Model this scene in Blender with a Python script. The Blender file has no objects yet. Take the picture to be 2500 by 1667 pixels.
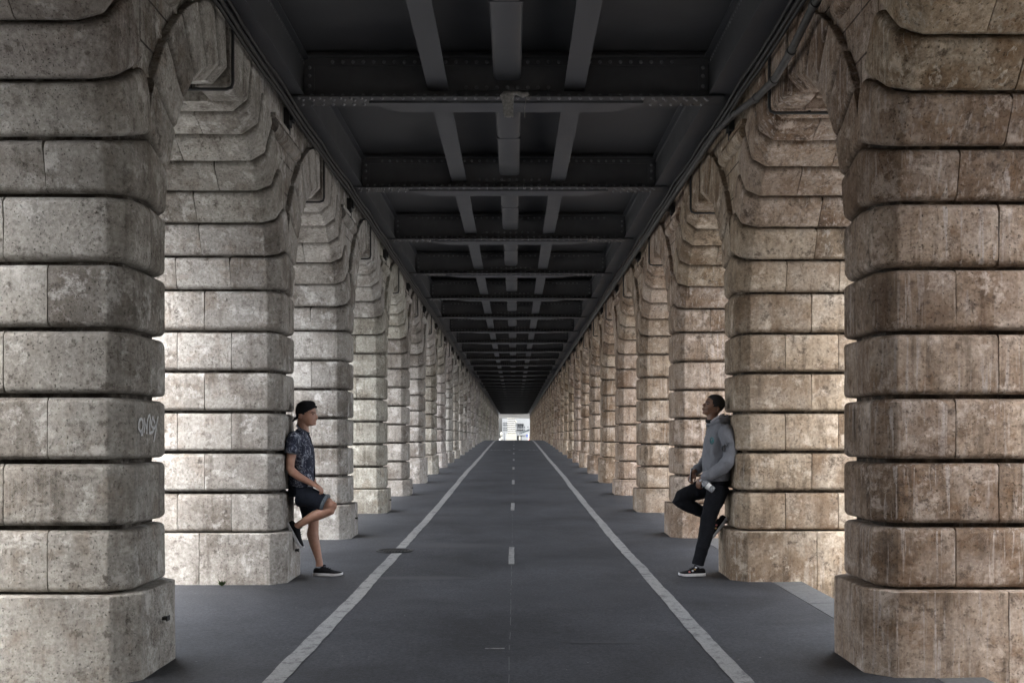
import bpy, bmesh, math, random
from mathutils import Vector, noise as mnoise
R = math.radians
random.seed(7)
SC = bpy.context.scene
COL = SC.collection
CZ = 1.43                       # camera height; "rel" heights below are relative to it

# ------------------------------------------------------------------ camera, sky, sun, exposure
cam_d = bpy.data.cameras.new("camera")
cam = bpy.data.objects.new("camera", cam_d); COL.objects.link(cam)
cam.location = (0, 0, CZ); cam.rotation_euler = (R(90), 0, 0)
cam_d.sensor_width = 36; cam_d.lens = 36
cam_d.shift_x = -0.0024; cam_d.shift_y = 0.0938
cam_d.clip_start = 0.1; cam_d.clip_end = 3000
SC.camera = cam
W = bpy.data.worlds.new("World"); SC.world = W; W.use_nodes = True
wn = W.node_tree.nodes; wl = W.node_tree.links
SUN_EL, SUN_AZ = 58, 187        # azimuth clockwise from +Y
sky = wn.new('ShaderNodeTexSky'); sky.sky_type = 'NISHITA'; sky.sun_disc = False
sky.sun_elevation = R(SUN_EL); sky.sun_rotation = R(SUN_AZ)
sky.air_density = 1.0; sky.dust_density = 4.0; sky.ozone_density = 1.0
hs = wn.new('ShaderNodeHueSaturation'); hs.inputs['Saturation'].default_value = 0.30
wl.new(sky.outputs[0], hs.inputs['Color'])
# overcast: the cloud cover is several times brighter overhead than at the horizon
tc = wn.new('ShaderNodeTexCoord'); sx_ = wn.new('ShaderNodeSeparateXYZ'); wl.new(tc.outputs['Generated'], sx_.inputs[0])
mr = wn.new('ShaderNodeMapRange'); wl.new(sx_.outputs[2], mr.inputs[0]); mr.inputs[1].default_value = 0.0; mr.inputs[2].default_value = .75
mr.inputs[3].default_value = .50; mr.inputs[4].default_value = 2.8
mx = wn.new('ShaderNodeVectorMath'); mx.operation = 'SCALE'; wl.new(hs.outputs[0], mx.inputs[0]); wl.new(mr.outputs[0], mx.inputs['Scale'])
wl.new(mx.outputs[0], wn['Background'].inputs[0])
wn['Background'].inputs[1].default_value = 0.15
sd = bpy.data.lights.new("sun", 'SUN'); sd.energy = 0.6; sd.angle = R(40); sd.color = (1, .96, .90)
so = bpy.data.objects.new("sun", sd); COL.objects.link(so)
dirv = Vector((math.sin(R(SUN_AZ))*math.cos(R(SUN_EL)), math.cos(R(SUN_AZ))*math.cos(R(SUN_EL)), math.sin(R(SUN_EL))))
so.rotation_euler = dirv.to_track_quat('Z', 'Y').to_euler()
so.location = (0, -20, 40)
SC.view_settings.view_transform = 'Standard'; SC.view_settings.look = 'None'
SC.view_settings.gamma = 1; SC.view_settings.exposure = 2.3
SC.render.resolution_x = 1024; SC.render.resolution_y = 682
SC.render.engine = 'CYCLES'
SC.cycles.max_bounces = 8; SC.cycles.diffuse_bounces = 3

# ------------------------------------------------------------------ helpers
ORD = ['first','second','third','fourth','fifth','sixth','seventh','eighth','ninth','tenth','eleventh','twelfth',
 'thirteenth','fourteenth','fifteenth','sixteenth','seventeenth','eighteenth','nineteenth']
def ordw(n):
    if n < 19: return ORD[n]
    t = {20:'twentieth',30:'thirtieth',40:'fortieth'}; k = n+1
    if k in t: return t[k]
    return {2:'twenty',3:'thirty',4:'forty'}[k//10]+'-'+ORD[k%10-1]

class MB:
    def __init__(s): s.v=[]; s.f=[]; s.b=[]; s.mi=[]; s.e=[]
    def add(s, verts, faces, bid=0.0, mi=0, ed=None):
        o=len(s.v); s.v += [tuple(p) for p in verts]; s.f += [tuple(i+o for i in f) for f in faces]
        s.b += [bid]*len(verts); s.e += (ed if ed else [0.0]*len(verts)); s.mi += [mi]*len(faces)
    def box(s, x0,x1,y0,y1,z0,z1, bid=0.0, mi=0, shear=0.0):
        # shear: extra z at y1
        v=[(x,y,z+(shear if y==y1 else 0)) for z in (z0,z1) for y in (y0,y1) for x in (x0,x1)]
        s.add(v,[(0,2,3,1),(4,5,7,6),(0,1,5,4),(2,6,7,3),(0,4,6,2),(1,3,7,5)],bid,mi)
    def tube(s, pts, rad, n=8, bid=0.0, mi=0, cap=True, lat=None):
        """pts list of Vector; rad list of r or (ra, rb): ra in the plane of 'lat' perpendicular, rb along lat"""
        pts=[Vector(p) for p in pts]; rings=[]; prev=None
        if not isinstance(rad,(list,tuple)): rad=[rad]*len(pts)
        for i,p in enumerate(pts):
            t=(pts[min(i+1,len(pts)-1)]-pts[max(i-1,0)]).normalized()
            if lat is not None:
                b=Vector(lat); b=(b-t*b.dot(t)).normalized()
            elif prev is None:
                b=t.orthogonal().normalized()
            else:
                b=(prev-t*prev.dot(t)).normalized()
            prev=b; a=t.cross(b)
            r=rad[i]; ra,rb=(r if isinstance(r,(list,tuple)) else (r,r))
            rings.append([p+a*(ra*math.cos(2*math.pi*k/n))+b*(rb*math.sin(2*math.pi*k/n)) for k in range(n)])
        v=[q for r_ in rings for q in r_]; f=[]
        for i in range(len(rings)-1):
            for k in range(n):
                f.append((i*n+k,i*n+(k+1)%n,(i+1)*n+(k+1)%n,(i+1)*n+k))
        if cap: f.append(tuple(range(n))[::-1]); f.append(tuple((len(rings)-1)*n+k for k in range(n)))
        s.add(v,f,bid,mi)
    def ell(s, c, rx, ry, rz, n=16, m=10, mi=0, rot=None):
        c=Vector(c); v=[]; f=[]
        for j in range(m+1):
            th=math.pi*j/m
            for k in range(n):
                ph=2*math.pi*k/n
                p=Vector((rx*math.sin(th)*math.cos(ph), ry*math.sin(th)*math.sin(ph), rz*math.cos(th)))
                if rot is not None: p=rot@p
                v.append(c+p)
        for j in range(m):
            for k in range(n):
                f.append((j*n+k,j*n+(k+1)%n,(j+1)*n+(k+1)%n,(j+1)*n+k))
        s.add(v,f,0,mi)
    def mesh(s, name, mats, smooth=35, merge=True):
        me=bpy.data.meshes.new(name); me.from_pydata(s.v,[],s.f)
        at=me.attributes.new('bid','FLOAT','POINT'); at.data.foreach_set('value',s.b)
        at=me.attributes.new('edge','FLOAT','POINT'); at.data.foreach_set('value',s.e)
        me.polygons.foreach_set('material_index',s.mi)
        bm=bmesh.new(); bm.from_mesh(me)
        if merge: bmesh.ops.remove_doubles(bm,verts=bm.verts,dist=1e-5)
        bmesh.ops.recalc_face_normals(bm,faces=bm.faces)
        bm.to_mesh(me); bm.free()
        for m in (mats if isinstance(mats,(list,tuple)) else [mats]): me.materials.append(m)
        if smooth:
            me.shade_smooth(); me.set_sharp_from_angle(angle=R(smooth))
        return me
def link(name, data, parent=None, loc=(0,0,0), rz=0):
    o=bpy.data.objects.new(name,data); COL.objects.link(o); o.location=loc; o.rotation_euler=(0,0,rz)
    if parent is not None: o.parent=parent
    return o
def tag(o,label,cat,group=None,kind=None):
    if label: o['label']=label
    if cat: o['category']=cat
    if group: o['group']=group
    if kind: o['kind']=kind
    return o
def copy_tree(o, parent=None):
    c=o.copy(); COL.objects.link(c); c.parent=parent
    for ch in list(o.children): copy_tree(ch,c)
    return c

# ------------------------------------------------------------------ materials
def newmat(name):
    m=bpy.data.materials.new(name); m.use_nodes=True
    return m, m.node_tree, m.node_tree.nodes['Principled BSDF']
class NT:
    def __init__(s,nt): s.nt=nt
    def n(s,t,**kw):
        x=s.nt.nodes.new(t)
        for k,v in kw.items(): setattr(x,k,v)
        return x
    def l(s,a,b): s.nt.links.new(a,b)
    def math(s,op,a,b=None,c=None,clamp=False):
        x=s.n('ShaderNodeMath',operation=op,use_clamp=clamp)
        for i,q in enumerate((a,b,c)):
            if q is None: continue
            if isinstance(q,(int,float)): x.inputs[i].default_value=q
            else: s.l(q,x.inputs[i])
        return x.outputs[0]
    def pos(s,scale=(1,1,1),off=None,src=None):
        g=src if src is not None else s.n('ShaderNodeNewGeometry').outputs['Position']
        mp=s.n('ShaderNodeVectorMath',operation='MULTIPLY'); s.l(g,mp.inputs[0]); mp.inputs[1].default_value=scale
        r=mp.outputs[0]
        if off is not None:
            ad=s.n('ShaderNodeVectorMath',operation='ADD'); s.l(r,ad.inputs[0])
            if isinstance(off,tuple): ad.inputs[1].default_value=off
            else: s.l(off,ad.inputs[1])
            r=ad.outputs[0]
        return r
    def noise(s,vec,scale,detail=6,rough=.6,dist=0):
        x=s.n('ShaderNodeTexNoise'); s.l(vec,x.inputs['Vector'])
        x.inputs['Scale'].default_value=scale; x.inputs['Detail'].default_value=detail
        x.inputs['Roughness'].default_value=rough; x.inputs['Distortion'].default_value=dist
        return x.outputs['Fac']
    def ramp(s,fac,a,b):
        x=s.n('ShaderNodeMapRange',clamp=True); s.l(fac,x.inputs[0]); x.inputs[1].default_value=a; x.inputs[2].default_value=b
        return x.outputs[0]
    def mix(s,fac,a,b,mode='MIX'):
        x=s.n('ShaderNodeMix',data_type='RGBA',blend_type=mode)
        for i,q in ((0,fac),(6,a),(7,b)):
            if isinstance(q,(int,float)): x.inputs[i].default_value=q
            elif isinstance(q,tuple): x.inputs[i].default_value=(*q,1)
            else: s.l(q,x.inputs[i])
        return x.outputs[2]

def stone(name, warm, ashlar=False):
    m,nt,b=newmat(name); N=NT(nt)
    att=N.n('ShaderNodeAttribute',attribute_name='bid')
    oi=N.n('ShaderNodeObjectInfo')
    key=N.math('ADD',N.math('MULTIPLY',att.outputs['Fac'],7.31),N.math('MULTIPLY',oi.outputs['Random'],53.7))
    wn_=N.n('ShaderNodeTexWhiteNoise',noise_dimensions='1D'); N.l(key,wn_.inputs['W'])
    tone=wn_.outputs['Value']
    off=N.n('ShaderNodeVectorMath',operation='SCALE'); N.l(wn_.outputs['Color'],off.inputs[0]); off.inputs['Scale'].default_value=9.0
    P=N.pos(off=off.outputs[0])
    Pw=N.n('ShaderNodeNewGeometry').outputs['Position']
    n1=N.noise(P,1.7,8,.68,.1); n2=N.noise(P,6.5,6,.65); n3=N.noise(P,38,5,.7)
    st=N.noise(N.pos((9,9,.75),off=off.outputs[0]),1.6,6,.6,.2)
    st2=N.noise(N.pos((30,30,1.6),src=P),1.0,4,.6,.6)
    big=N.noise(N.pos((1,1,1)),.55,3,.5)
    c1=(.72,.62,.49) if warm else (.72,.695,.64)
    c2=(.31,.225,.15) if warm else (.36,.335,.30)
    col=N.mix(tone,c1,c2)
    col=N.mix(N.ramp(n1,.44,.66),col,(.70,.66,.59) if warm else (.68,.67,.63))
    br=N.math('MULTIPLY',N.ramp(n2,.48,.66),N.ramp(big,.42,.58))
    col=N.mix(N.math('MULTIPLY',br,.75 if warm else .45),col,(.26,.155,.07))
    gr=N.math('MULTIPLY',N.ramp(n1,.48,.34),.75)
    col=N.mix(gr,col,(.20,.17,.14))
    col=N.mix(N.math('MULTIPLY',N.math('MULTIPLY',N.ramp(st,.50,.68),N.ramp(n1,.62,.42)),.80 if warm else .6),col,(.10,.082,.064))
    wh=N.math('MULTIPLY',N.math('MULTIPLY',N.ramp(st2,.55,.63),N.ramp(big,.46,.56)),.95 if warm else .3)
    col=N.mix(wh,col,(.75,.73,.69))
    # dark weather blotches
    sp=N.noise(P,11,4,.75); col=N.mix(N.math('MULTIPLY',N.ramp(sp,.58,.66),.7),col,(.12,.10,.085))
    # pits
    nd=N.n('ShaderNodeTexNoise'); N.l(P,nd.inputs['Vector']); nd.inputs['Scale'].default_value=45; nd.inputs['Detail'].default_value=3
    sc=N.n('ShaderNodeVectorMath',operation='SCALE'); N.l(nd.outputs['Color'],sc.inputs[0]); sc.inputs['Scale'].default_value=.035
    ad=N.n('ShaderNodeVectorMath',operation='ADD'); N.l(P,ad.inputs[0]); N.l(sc.outputs[0],ad.inputs[1])
    vo=N.n('ShaderNodeTexVoronoi'); N.l(ad.outputs[0],vo.inputs['Vector']); vo.inputs['Scale'].default_value=58
    vs=N.n('ShaderNodeSeparateColor'); N.l(vo.outputs['Color'],vs.inputs[0])
    pit=N.math('MULTIPLY',N.ramp(vo.outputs['Distance'],.30,.12),N.ramp(N.math('ADD',vs.outputs[0],n2),1.02,1.2))
    n4=N.noise(P,75,4,.75)
    pit=N.math('MAXIMUM',pit,N.math('MULTIPLY',N.ramp(n4,.60,.68),N.ramp(n1,.56,.42)))
    col=N.mix(N.math('MULTIPLY',pit,.70),col,(.06,.05,.045))
    col=N.mix(.75,col,N.mix(N.ramp(n3,.32,.68),(.33,.32,.31),(1,1,1)),'MULTIPLY')
    h=N.math('ADD',N.math('MULTIPLY',n3,.5),N.math('MULTIPLY',n2,.8))
    h=N.math('SUBTRACT',h,N.math('MULTIPLY',pit,.9))
    if ashlar:
        bk=N.n('ShaderNodeTexBrick'); 
        sx=N.n('ShaderNodeSeparateXYZ'); N.l(Pw,sx.inputs[0]); cb=N.n('ShaderNodeCombineXYZ')
        N.l(sx.outputs[1],cb.inputs[0]); N.l(N.math('ADD',sx.outputs[2],.06),cb.inputs[1]); N.l(cb.outputs[0],bk.inputs['Vector'])
        bk.inputs['Scale'].default_value=1; bk.inputs['Brick Width'].default_value=.62; bk.inputs['Row Height'].default_value=.3
        bk.inputs['Mortar Size'].default_value=.008; bk.inputs['Mortar Smooth'].default_value=.3
        col=N.mix(N.math('MULTIPLY',bk.outputs['Fac'],.85),col,(.05,.045,.04))
        h=N.math('SUBTRACT',h,N.math('MULTIPLY',bk.outputs['Fac'],1.5))
    # broad washes running down the blocks, and sooty brown-black patches
    ws=N.noise(N.pos((2.6,2.6,.9),off=off.outputs[0]),1.5,9,.74,.25)
    col=N.mix(N.math('MULTIPLY',N.ramp(ws,.50,.66),.62 if warm else .45),col,(.20,.135,.085) if warm else (.22,.205,.185))
    so_=N.noise(P,3.4,10,.78,.1); col=N.mix(N.math('MULTIPLY',N.ramp(so_,.57,.64),.80 if warm else .6),col,(.075,.058,.045) if warm else (.085,.072,.060))
    hi=N.noise(P,4.3,10,.78,.08); col=N.mix(N.math('MULTIPLY',N.ramp(hi,.54,.62),.65),col,(.86,.81,.73) if warm else (.86,.85,.82))
    col=N.mix(1.0,col,oi.outputs['Color'],'MULTIPLY')
    # darker along the arrises and in the joints, broken up by noise
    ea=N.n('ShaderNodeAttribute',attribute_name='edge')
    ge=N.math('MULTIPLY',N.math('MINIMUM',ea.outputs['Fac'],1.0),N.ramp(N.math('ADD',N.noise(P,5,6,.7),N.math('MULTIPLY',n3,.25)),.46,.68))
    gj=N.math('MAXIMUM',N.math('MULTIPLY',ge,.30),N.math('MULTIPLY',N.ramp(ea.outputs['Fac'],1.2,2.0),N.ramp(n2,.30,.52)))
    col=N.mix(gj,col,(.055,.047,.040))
    col=N.mix(1.0,col,(.80,.79,.78),'MULTIPLY')
    N.l(col,b.inputs['Base Color']); b.inputs['Roughness'].default_value=.9
    b.inputs['Specular IOR Level'].default_value=.25
    bp=N.n('ShaderNodeBump'); bp.inputs['Strength'].default_value=.9; bp.inputs['Distance'].default_value=.014
    N.l(h,bp.inputs['Height']); N.l(bp.outputs[0],b.inputs['Normal'])
    return m
M={}
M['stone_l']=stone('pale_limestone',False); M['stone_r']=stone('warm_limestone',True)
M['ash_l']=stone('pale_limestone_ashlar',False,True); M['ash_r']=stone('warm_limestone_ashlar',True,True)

def asphalt(name, base, lighter):
    m,nt,b=newmat(name); N=NT(nt)
    P=N.pos()
    n1=N.noise(P,.75,8,.68,.4); n2=N.noise(P,140,3,.85); n3=N.noise(N.pos((1.3,1,1)),3.1,9,.78,2.2); n4=N.noise(P,2.6,8,.72)
    n5=N.noise(P,45,3,.7)
    col=N.mix(N.ramp(n1,.35,.65),base,lighter)
    col=N.mix(N.math('MULTIPLY',N.ramp(n3,.56,.70),.40),col,tuple(c*1.7 for c in lighter))
    col=N.mix(N.math('MULTIPLY',N.ramp(n4,.60,.72),.55),col,tuple(c*.45 for c in base))
    vo=N.n('ShaderNodeTexVoronoi'); N.l(N.pos((3.2,1.5,1)),vo.inputs['Vector']); vo.inputs['Scale'].default_value=2.1
    col=N.mix(N.math('MULTIPLY',N.ramp(vo.outputs['Distance'],.055,.03),.7),col,(.25,.25,.25))
    col=N.mix(.9,col,N.mix(N.ramp(n2,.3,.7),(.22,.22,.23),(1,1,1)),'MULTIPLY')
    col=N.mix(.9,col,N.mix(N.ramp(n5,.34,.66),(.35,.35,.35),(1.25,1.25,1.25)),'MULTIPLY')
    N.l(col,b.inputs['Base Color'])
    b.inputs['Roughness'].default_value=.72; b.inputs['Specular IOR Level'].default_value=.4
    h=N.math('ADD',N.math('MULTIPLY',n2,.7),N.math('MULTIPLY',n5,.6))
    bp=N.n('ShaderNodeBump'); bp.inputs['Strength'].default_value=.5; bp.inputs['Distance'].default_value=.006
    N.l(h,bp.inputs['Height']); N.l(bp.outputs[0],b.inputs['Normal'])
    return m
M['asphalt']=asphalt('worn_asphalt',(.031,.033,.038),(.078,.082,.093))
M['road']=asphalt('road_asphalt',(.26,.26,.25),(.33,.328,.32))
def paint():
    m,nt,b=newmat('worn_white_paint'); N=NT(nt); P=N.pos()
    n1=N.noise(P,9,8,.75); n2=N.noise(P,70,4,.8); n3=N.noise(N.pos((8,1,1)),4,4,.6)
    wear=N.math('ADD',N.ramp(n1,.50,.66),N.math('MULTIPLY',N.ramp(n2,.48,.66),.7),clamp=True)
    wear=N.math('ADD',wear,N.math('MULTIPLY',N.ramp(n3,.60,.72),.4),clamp=True)
    col=N.mix(wear,(.25,.25,.24),(.075,.075,.08))
    N.l(col,b.inputs['Base Color']); b.inputs['Roughness'].default_value=.7
    bp=N.n('ShaderNodeBump'); bp.inputs['Strength'].default_value=.4; bp.inputs['Distance'].default_value=.004
    N.l(n2,bp.inputs['Height']); N.l(bp.outputs[0],b.inputs['Normal'])
    return m
M['paint']=paint()
def simple(name,col,rough=.6,metal=0,var=.25,scale=20,bump=.2,bdist=.004,spec=.5,stretch=(1,1,1)):
    m,nt,b=newmat(name); N=NT(nt); P=N.pos(stretch)
    n=N.noise(P,scale,6,.65)
    c=N.mix(N.ramp(n,.3,.7),tuple(x*(1-var) for x in col),tuple(min(1,x*(1+var)) for x in col))
    N.l(c,b.inputs['Base Color']); b.inputs['Roughness'].default_value=rough; b.inputs['Metallic'].default_value=metal
    b.inputs['Specular IOR Level'].default_value=spec
    if bump:
        bp=N.n('ShaderNodeBump'); bp.inputs['Strength'].default_value=bump; bp.inputs['Distance'].default_value=bdist
        N.l(N.noise(P,scale*4,4,.7),bp.inputs['Height']); N.l(bp.outputs[0],b.inputs['Normal'])
    return m
def steelmat(name,col,rough):
    m,nt,b=newmat(name); N=NT(nt); P=N.pos()
    n=N.noise(P,3,7,.65); n2=N.noise(P,60,4,.7); n3=N.noise(N.pos((6,1,1)),2,5,.6)
    c=N.mix(N.ramp(n,.3,.7),tuple(x*.8 for x in col),tuple(x*1.2 for x in col))
    c=N.mix(N.math('MULTIPLY',N.ramp(n3,.60,.74),.5),c,(.085,.08,.072))
    c=N.mix(N.math('MULTIPLY',N.ramp(n2,.66,.74),.4),c,(.10,.075,.055))
    N.l(c,b.inputs['Base Color']); N.l(N.math('ADD',N.math('MULTIPLY',n,.3),rough-.15),b.inputs['Roughness'])
    b.inputs['Specular IOR Level'].default_value=.5
    bp=N.n('ShaderNodeBump'); bp.inputs['Strength'].default_value=.25; bp.inputs['Distance'].default_value=.004
    N.l(N.math('ADD',n,n2),bp.inputs['Height']); N.l(bp.outputs[0],b.inputs['Normal'])
    return m
M['steel']=steelmat('dark_painted_steel',(.060,.061,.064),.5)
M['steel_l']=steelmat('grey_painted_steel',(.070,.072,.079),.48)
M['cable']=simple('black_cable',(.025,.025,.025),.5)
M['pipe']=simple('dusty_grey_pipe',(.06,.058,.055),.55,var=.4,scale=12)
M['iron']=simple('black_iron',(.02,.02,.02),.6)
M['kerb']=simple('granite_kerb',(.078,.078,.077),.85,var=.3,scale=30,bump=.4)
M['white']=simple('dirty_white',(.62,.62,.60),.8,var=.15,scale=8)
M['chalk']=simple('faded_white_spray',(.66,.66,.655),.9,var=.25,scale=60)
M['rag']=simple('grey_rag',(.28,.27,.25),.95,var=.4,scale=40,bump=.8,bdist=.01)
M['leaf']=simple('weed_leaf',(.06,.09,.03),.7)

# ------------------------------------------------------------------ terrain profile
PROF=[(-60,-1.45),(0,-1.43),(6,-1.405),(9.6,-1.385),(14,-1.33),(18,-1.265),(22,-1.18),(29,-1.01),(37,-.88),(50,-.62),(60,-.42),(70,-.25),(78,-.19),
      (88,-.25),(110,-.75),(135,-1.35),(160,-1.75),(400,-1.8),(3000,-1.8)]
def gz(y):
    for (a,za),(b,zb) in zip(PROF,PROF[1:]):
        if y<=b:
            t=(y-a)/(b-a); return CZ+za+(zb-za)*t
    return CZ+PROF[-1][1]
def gzs(y):  # smoothed
    return sum(gz(y+k*.8) for k in range(-3,4))/7
YS=[-60+i*2 for i in range(30)]+[i*.75 for i in range(0,134)]+[100+i*5 for i in range(16)]+[200,260,400,900,2500]
def strip(mb,x0,x1,y0,y1,dz,nx=1,step=.5,jit=0):
    ys=sorted(set([y0,y1]+[y for y in YS if y0<y<y1])) if y1-y0>3 else [y0+(y1-y0)*i/6 for i in range(7)]
    if jit:
        k=max(2,int((y1-y0)/.08)) if y1-y0<3 else None
        if k: ys=[y0+(y1-y0)*i/k for i in range(k+1)]
        else:
            ys=[y0]; 
            while ys[-1]<y1: ys.append(min(y1,ys[-1]+(.08 if ys[-1]<25 else .3)))
    v=[];f=[]
    for y in ys:
        for i in range(nx+1):
            x=x0+(x1-x0)*i/nx
            if jit: x+=jit*mnoise.noise(Vector((x*3,y*4,1.7)))+jit*1.6*mnoise.noise(Vector((x*3,y*.6,7.7)))
            v.append((x,y,gzs(y)+dz))
    for j in range(len(ys)-1):
        for i in range(nx): a=j*(nx+1)+i; f.append((a,a+1,a+nx+2,a+nx+1))
    mb.add(v,f)
XC=-.032
mb=MB(); strip(mb,-2500,2500,-60,2500,-.17,nx=2)
tag(link('ground',mb.mesh('ground',M['road'],80)),None,None,kind='structure')
mb=MB(); strip(mb,-4.6,2.46,-22,152,0,nx=1)
mb.box(-4.66,-4.6,-22,152,-3,-2.9)
tag(link('pavement',mb.mesh('pavement',M['asphalt'],80)),None,None,kind='structure')
# kerb stones on the right: pieces with a joint line
def kerbrun(x0,x1):
    mb=MB(); ys=[-22+i*1.02 for i in range(171)]; x0+=.012
    for i,y in enumerate(ys):
        a,b=y+.006,y+1.014; za,zb=gzs(a),gzs(b)
        v=[(x0,a,za-.4),(x1,a,za-.4),(x0,b,zb-.4),(x1,b,zb-.4),(x0,a,za-.002),(x1-.012,a,za+.004),(x0,b,zb-.002),(x1-.012,b,zb+.004),(x1,a,za-.012),(x1,b,zb-.012)]
        mb.add(v,[(0,2,3,1),(4,5,7,6),(5,8,9,7),(0,1,8,5,4),(2,6,7,9,3),(0,4,6,2),(1,3,9,8)],bid=i)
    return mb
tag(link('kerb',kerbrun(2.46,2.76).mesh('kerb',M['kerb'],30)),None,None,kind='structure')
tag(link('kerb',kerbrun(-4.9,-4.6).mesh('kerb_left',M['kerb'],30)),None,None,kind='structure')
mb=MB(); mb.box(2.452,2.474,-14,2,0,0); 
# markings
mb=MB(); strip(mb,-1.442,-1.322,-6,152,.004,jit=.010)
tag(link('lane_line',mb.mesh('lane_line',M['paint'],80)),'long worn white edge line along the left side of the cycle path','road marking',group='edge lines of the cycle path')
mb=MB(); strip(mb,1.262,1.380,-6,152,.004,jit=.010)
tag(link('lane_line',mb.mesh('lane_line_r',M['paint'],80)),'long worn white edge line along the right side of the cycle path','road marking',group='edge lines of the cycle path')
for i in range(0,12):
    y0=11.05+6.75*i; mb=MB(); strip(mb,XC-.032,XC+.032,y0,y0+1.55,.004,jit=.004)
    tag(link('lane_dash',mb.mesh('lane_dash',M['paint'],80)),f'short white centre dash on the cycle path, {ordw(i)} from the camera','road marking',group='centre dashes of the cycle path')
for i in range(14):
    if i in (6,7): continue
    x=-1.15+i*.17+random.uniform(-.03,.03); mb=MB(); strip(mb,x,x+random.uniform(.06,.14),50.2,50.2+random.uniform(.3,.5),.004,jit=.02)
    tag(link('crossing_mark',mb.mesh('crossing_mark',M['paint'],80)),f'small worn white mark across the far path, {ordw(i if i<6 else i-2)} from the left','road marking',group='broken white marks across the far path')
mb=MB(); strip(mb,XC-.16,XC-.03,6.78,6.81,.004,jit=.004)
tag(link('paint_tick',mb.mesh('paint_tick',M['paint'],80)),'tiny white paint tick at the centre of the near path','road marking')
m_,nt,b=newmat('path_seam'); b.inputs['Base Color'].default_value=(.10,.10,.105,1); b.inputs['Roughness'].default_value=.8; M['seam']=m_
mb=MB()
y=5.0
while y<30:
    l=random.uniform(.05,.45); strip(mb,XC-.0025,XC+.0035,y,y+l,.003,jit=.004); y+=l+random.uniform(.03,.3)
tag(link('path_seam',mb.mesh('path_seam',M['seam'],80)),None,None,kind='structure')
m_,nt,b=newmat('dark_patch'); b.inputs['Base Color'].default_value=(.035,.036,.040,1); b.inputs['Roughness'].default_value=.75; M['patch']=m_
def blob(name,cx,cy,rx,ry,label):
    mb=MB(); n=40; v=[]
    for k in range(n):
        a=2*math.pi*k/n; r=1+.35*mnoise.noise(Vector((math.cos(a)*1.5+cx,math.sin(a)*1.5,cy)))+.1*mnoise.noise(Vector((a*6,cx,cy)))
        x,y=cx+rx*r*math.cos(a),cy+ry*r*math.sin(a); v.append((x,y,gzs(y)+.0025))
    mb.add(v,[tuple(range(n))]); tag(link(name,mb.mesh(name,M['patch'],0)),label,'stain',group='dark stains on the asphalt')
blob('asphalt_stain',-.75,12.75,.55,.28,'dark oval stain on the path just beyond the manhole')
blob('asphalt_stain',-.95,10.05,.55,.10,'thin dark smear across the path in front of the manhole')
blob('asphalt_stain',.62,7.0,.30,.03,'thin dark scuff near the right edge line in the foreground')
# manhole
def manhole():
    root=link('manhole',None,loc=(-1.43,12.2,gzs(12.2)+.002)); tag(root,'round black iron manhole cover set in the left white edge line','manhole cover')
    mb=MB(); n=48
    def ring(r0,r1,z0,z1):
        v=[];f=[]
        for k in range(n):
            a=2*math.pi*k/n
            for r,z in ((r0,z0),(r0,z1),(r1,z1),(r1,z0)): v.append((r*math.cos(a),r*math.sin(a),z))
        for k in range(n):
            q=(k+1)%n
            for i in range(4): f.append((k*4+i,q*4+i,q*4+(i+1)%4,k*4+(i+1)%4))
        mb.add(v,f)
    ring(.185,.215,0,.012); link('frame',mb.mesh('manhole_frame',M['iron'],30),root)
    mb=MB(); mb.add([(.178*math.cos(2*math.pi*k/n),.178*math.sin(2*math.pi*k/n),.006) for k in range(n)],[tuple(range(n))])
    for i in range(-4,5):
        for j in range(-4,5):
            if i*i+j*j<17: mb.box(i*.036-.011,i*.036+.011,j*.036-.011,j*.036+.011,.006,.013)
    link('lid',mb.mesh('manhole_lid',M['iron'],30),root)
manhole()

# ------------------------------------------------------------------ stone blocks
def inset_poly(pts,wt,e,fr=.014):
    n=len(pts); L=[]
    for i in range(n):
        a=Vector(pts[i]); b=Vector(pts[(i+1)%n]); d=(b-a).normalized(); nn=Vector((-d.y,d.x))
        L.append((a+nn*(e*wt[i]),d))
    out=[]
    for i in range(n):
        (p,d),(q,g)=L[i-1],L[i]
        cr=d.x*g.y-d.y*g.x
        t=((q-p).x*g.y-(q-p).y*g.x)/cr; c=p+d*t
        if fr and wt[i-1]>.5 and wt[i]>.5:
            a=c-d*fr; b=c+g*fr
            for u in (0,.25,.5,.75,1): out.append(a*(1-u)**2+c*2*u*(1-u)+b*u*u)
        else: out.append(c)
    return out
def subdiv(poly,step):
    out=[]
    for i in range(len(poly)):
        a=poly[i]; b=poly[(i+1)%len(poly)]; k=max(1,int((b-a).length/step)) if (b-a).length>step*1.4 else 1
        for j in range(k): out.append(a.lerp(b,j/k))
    return out
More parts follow.
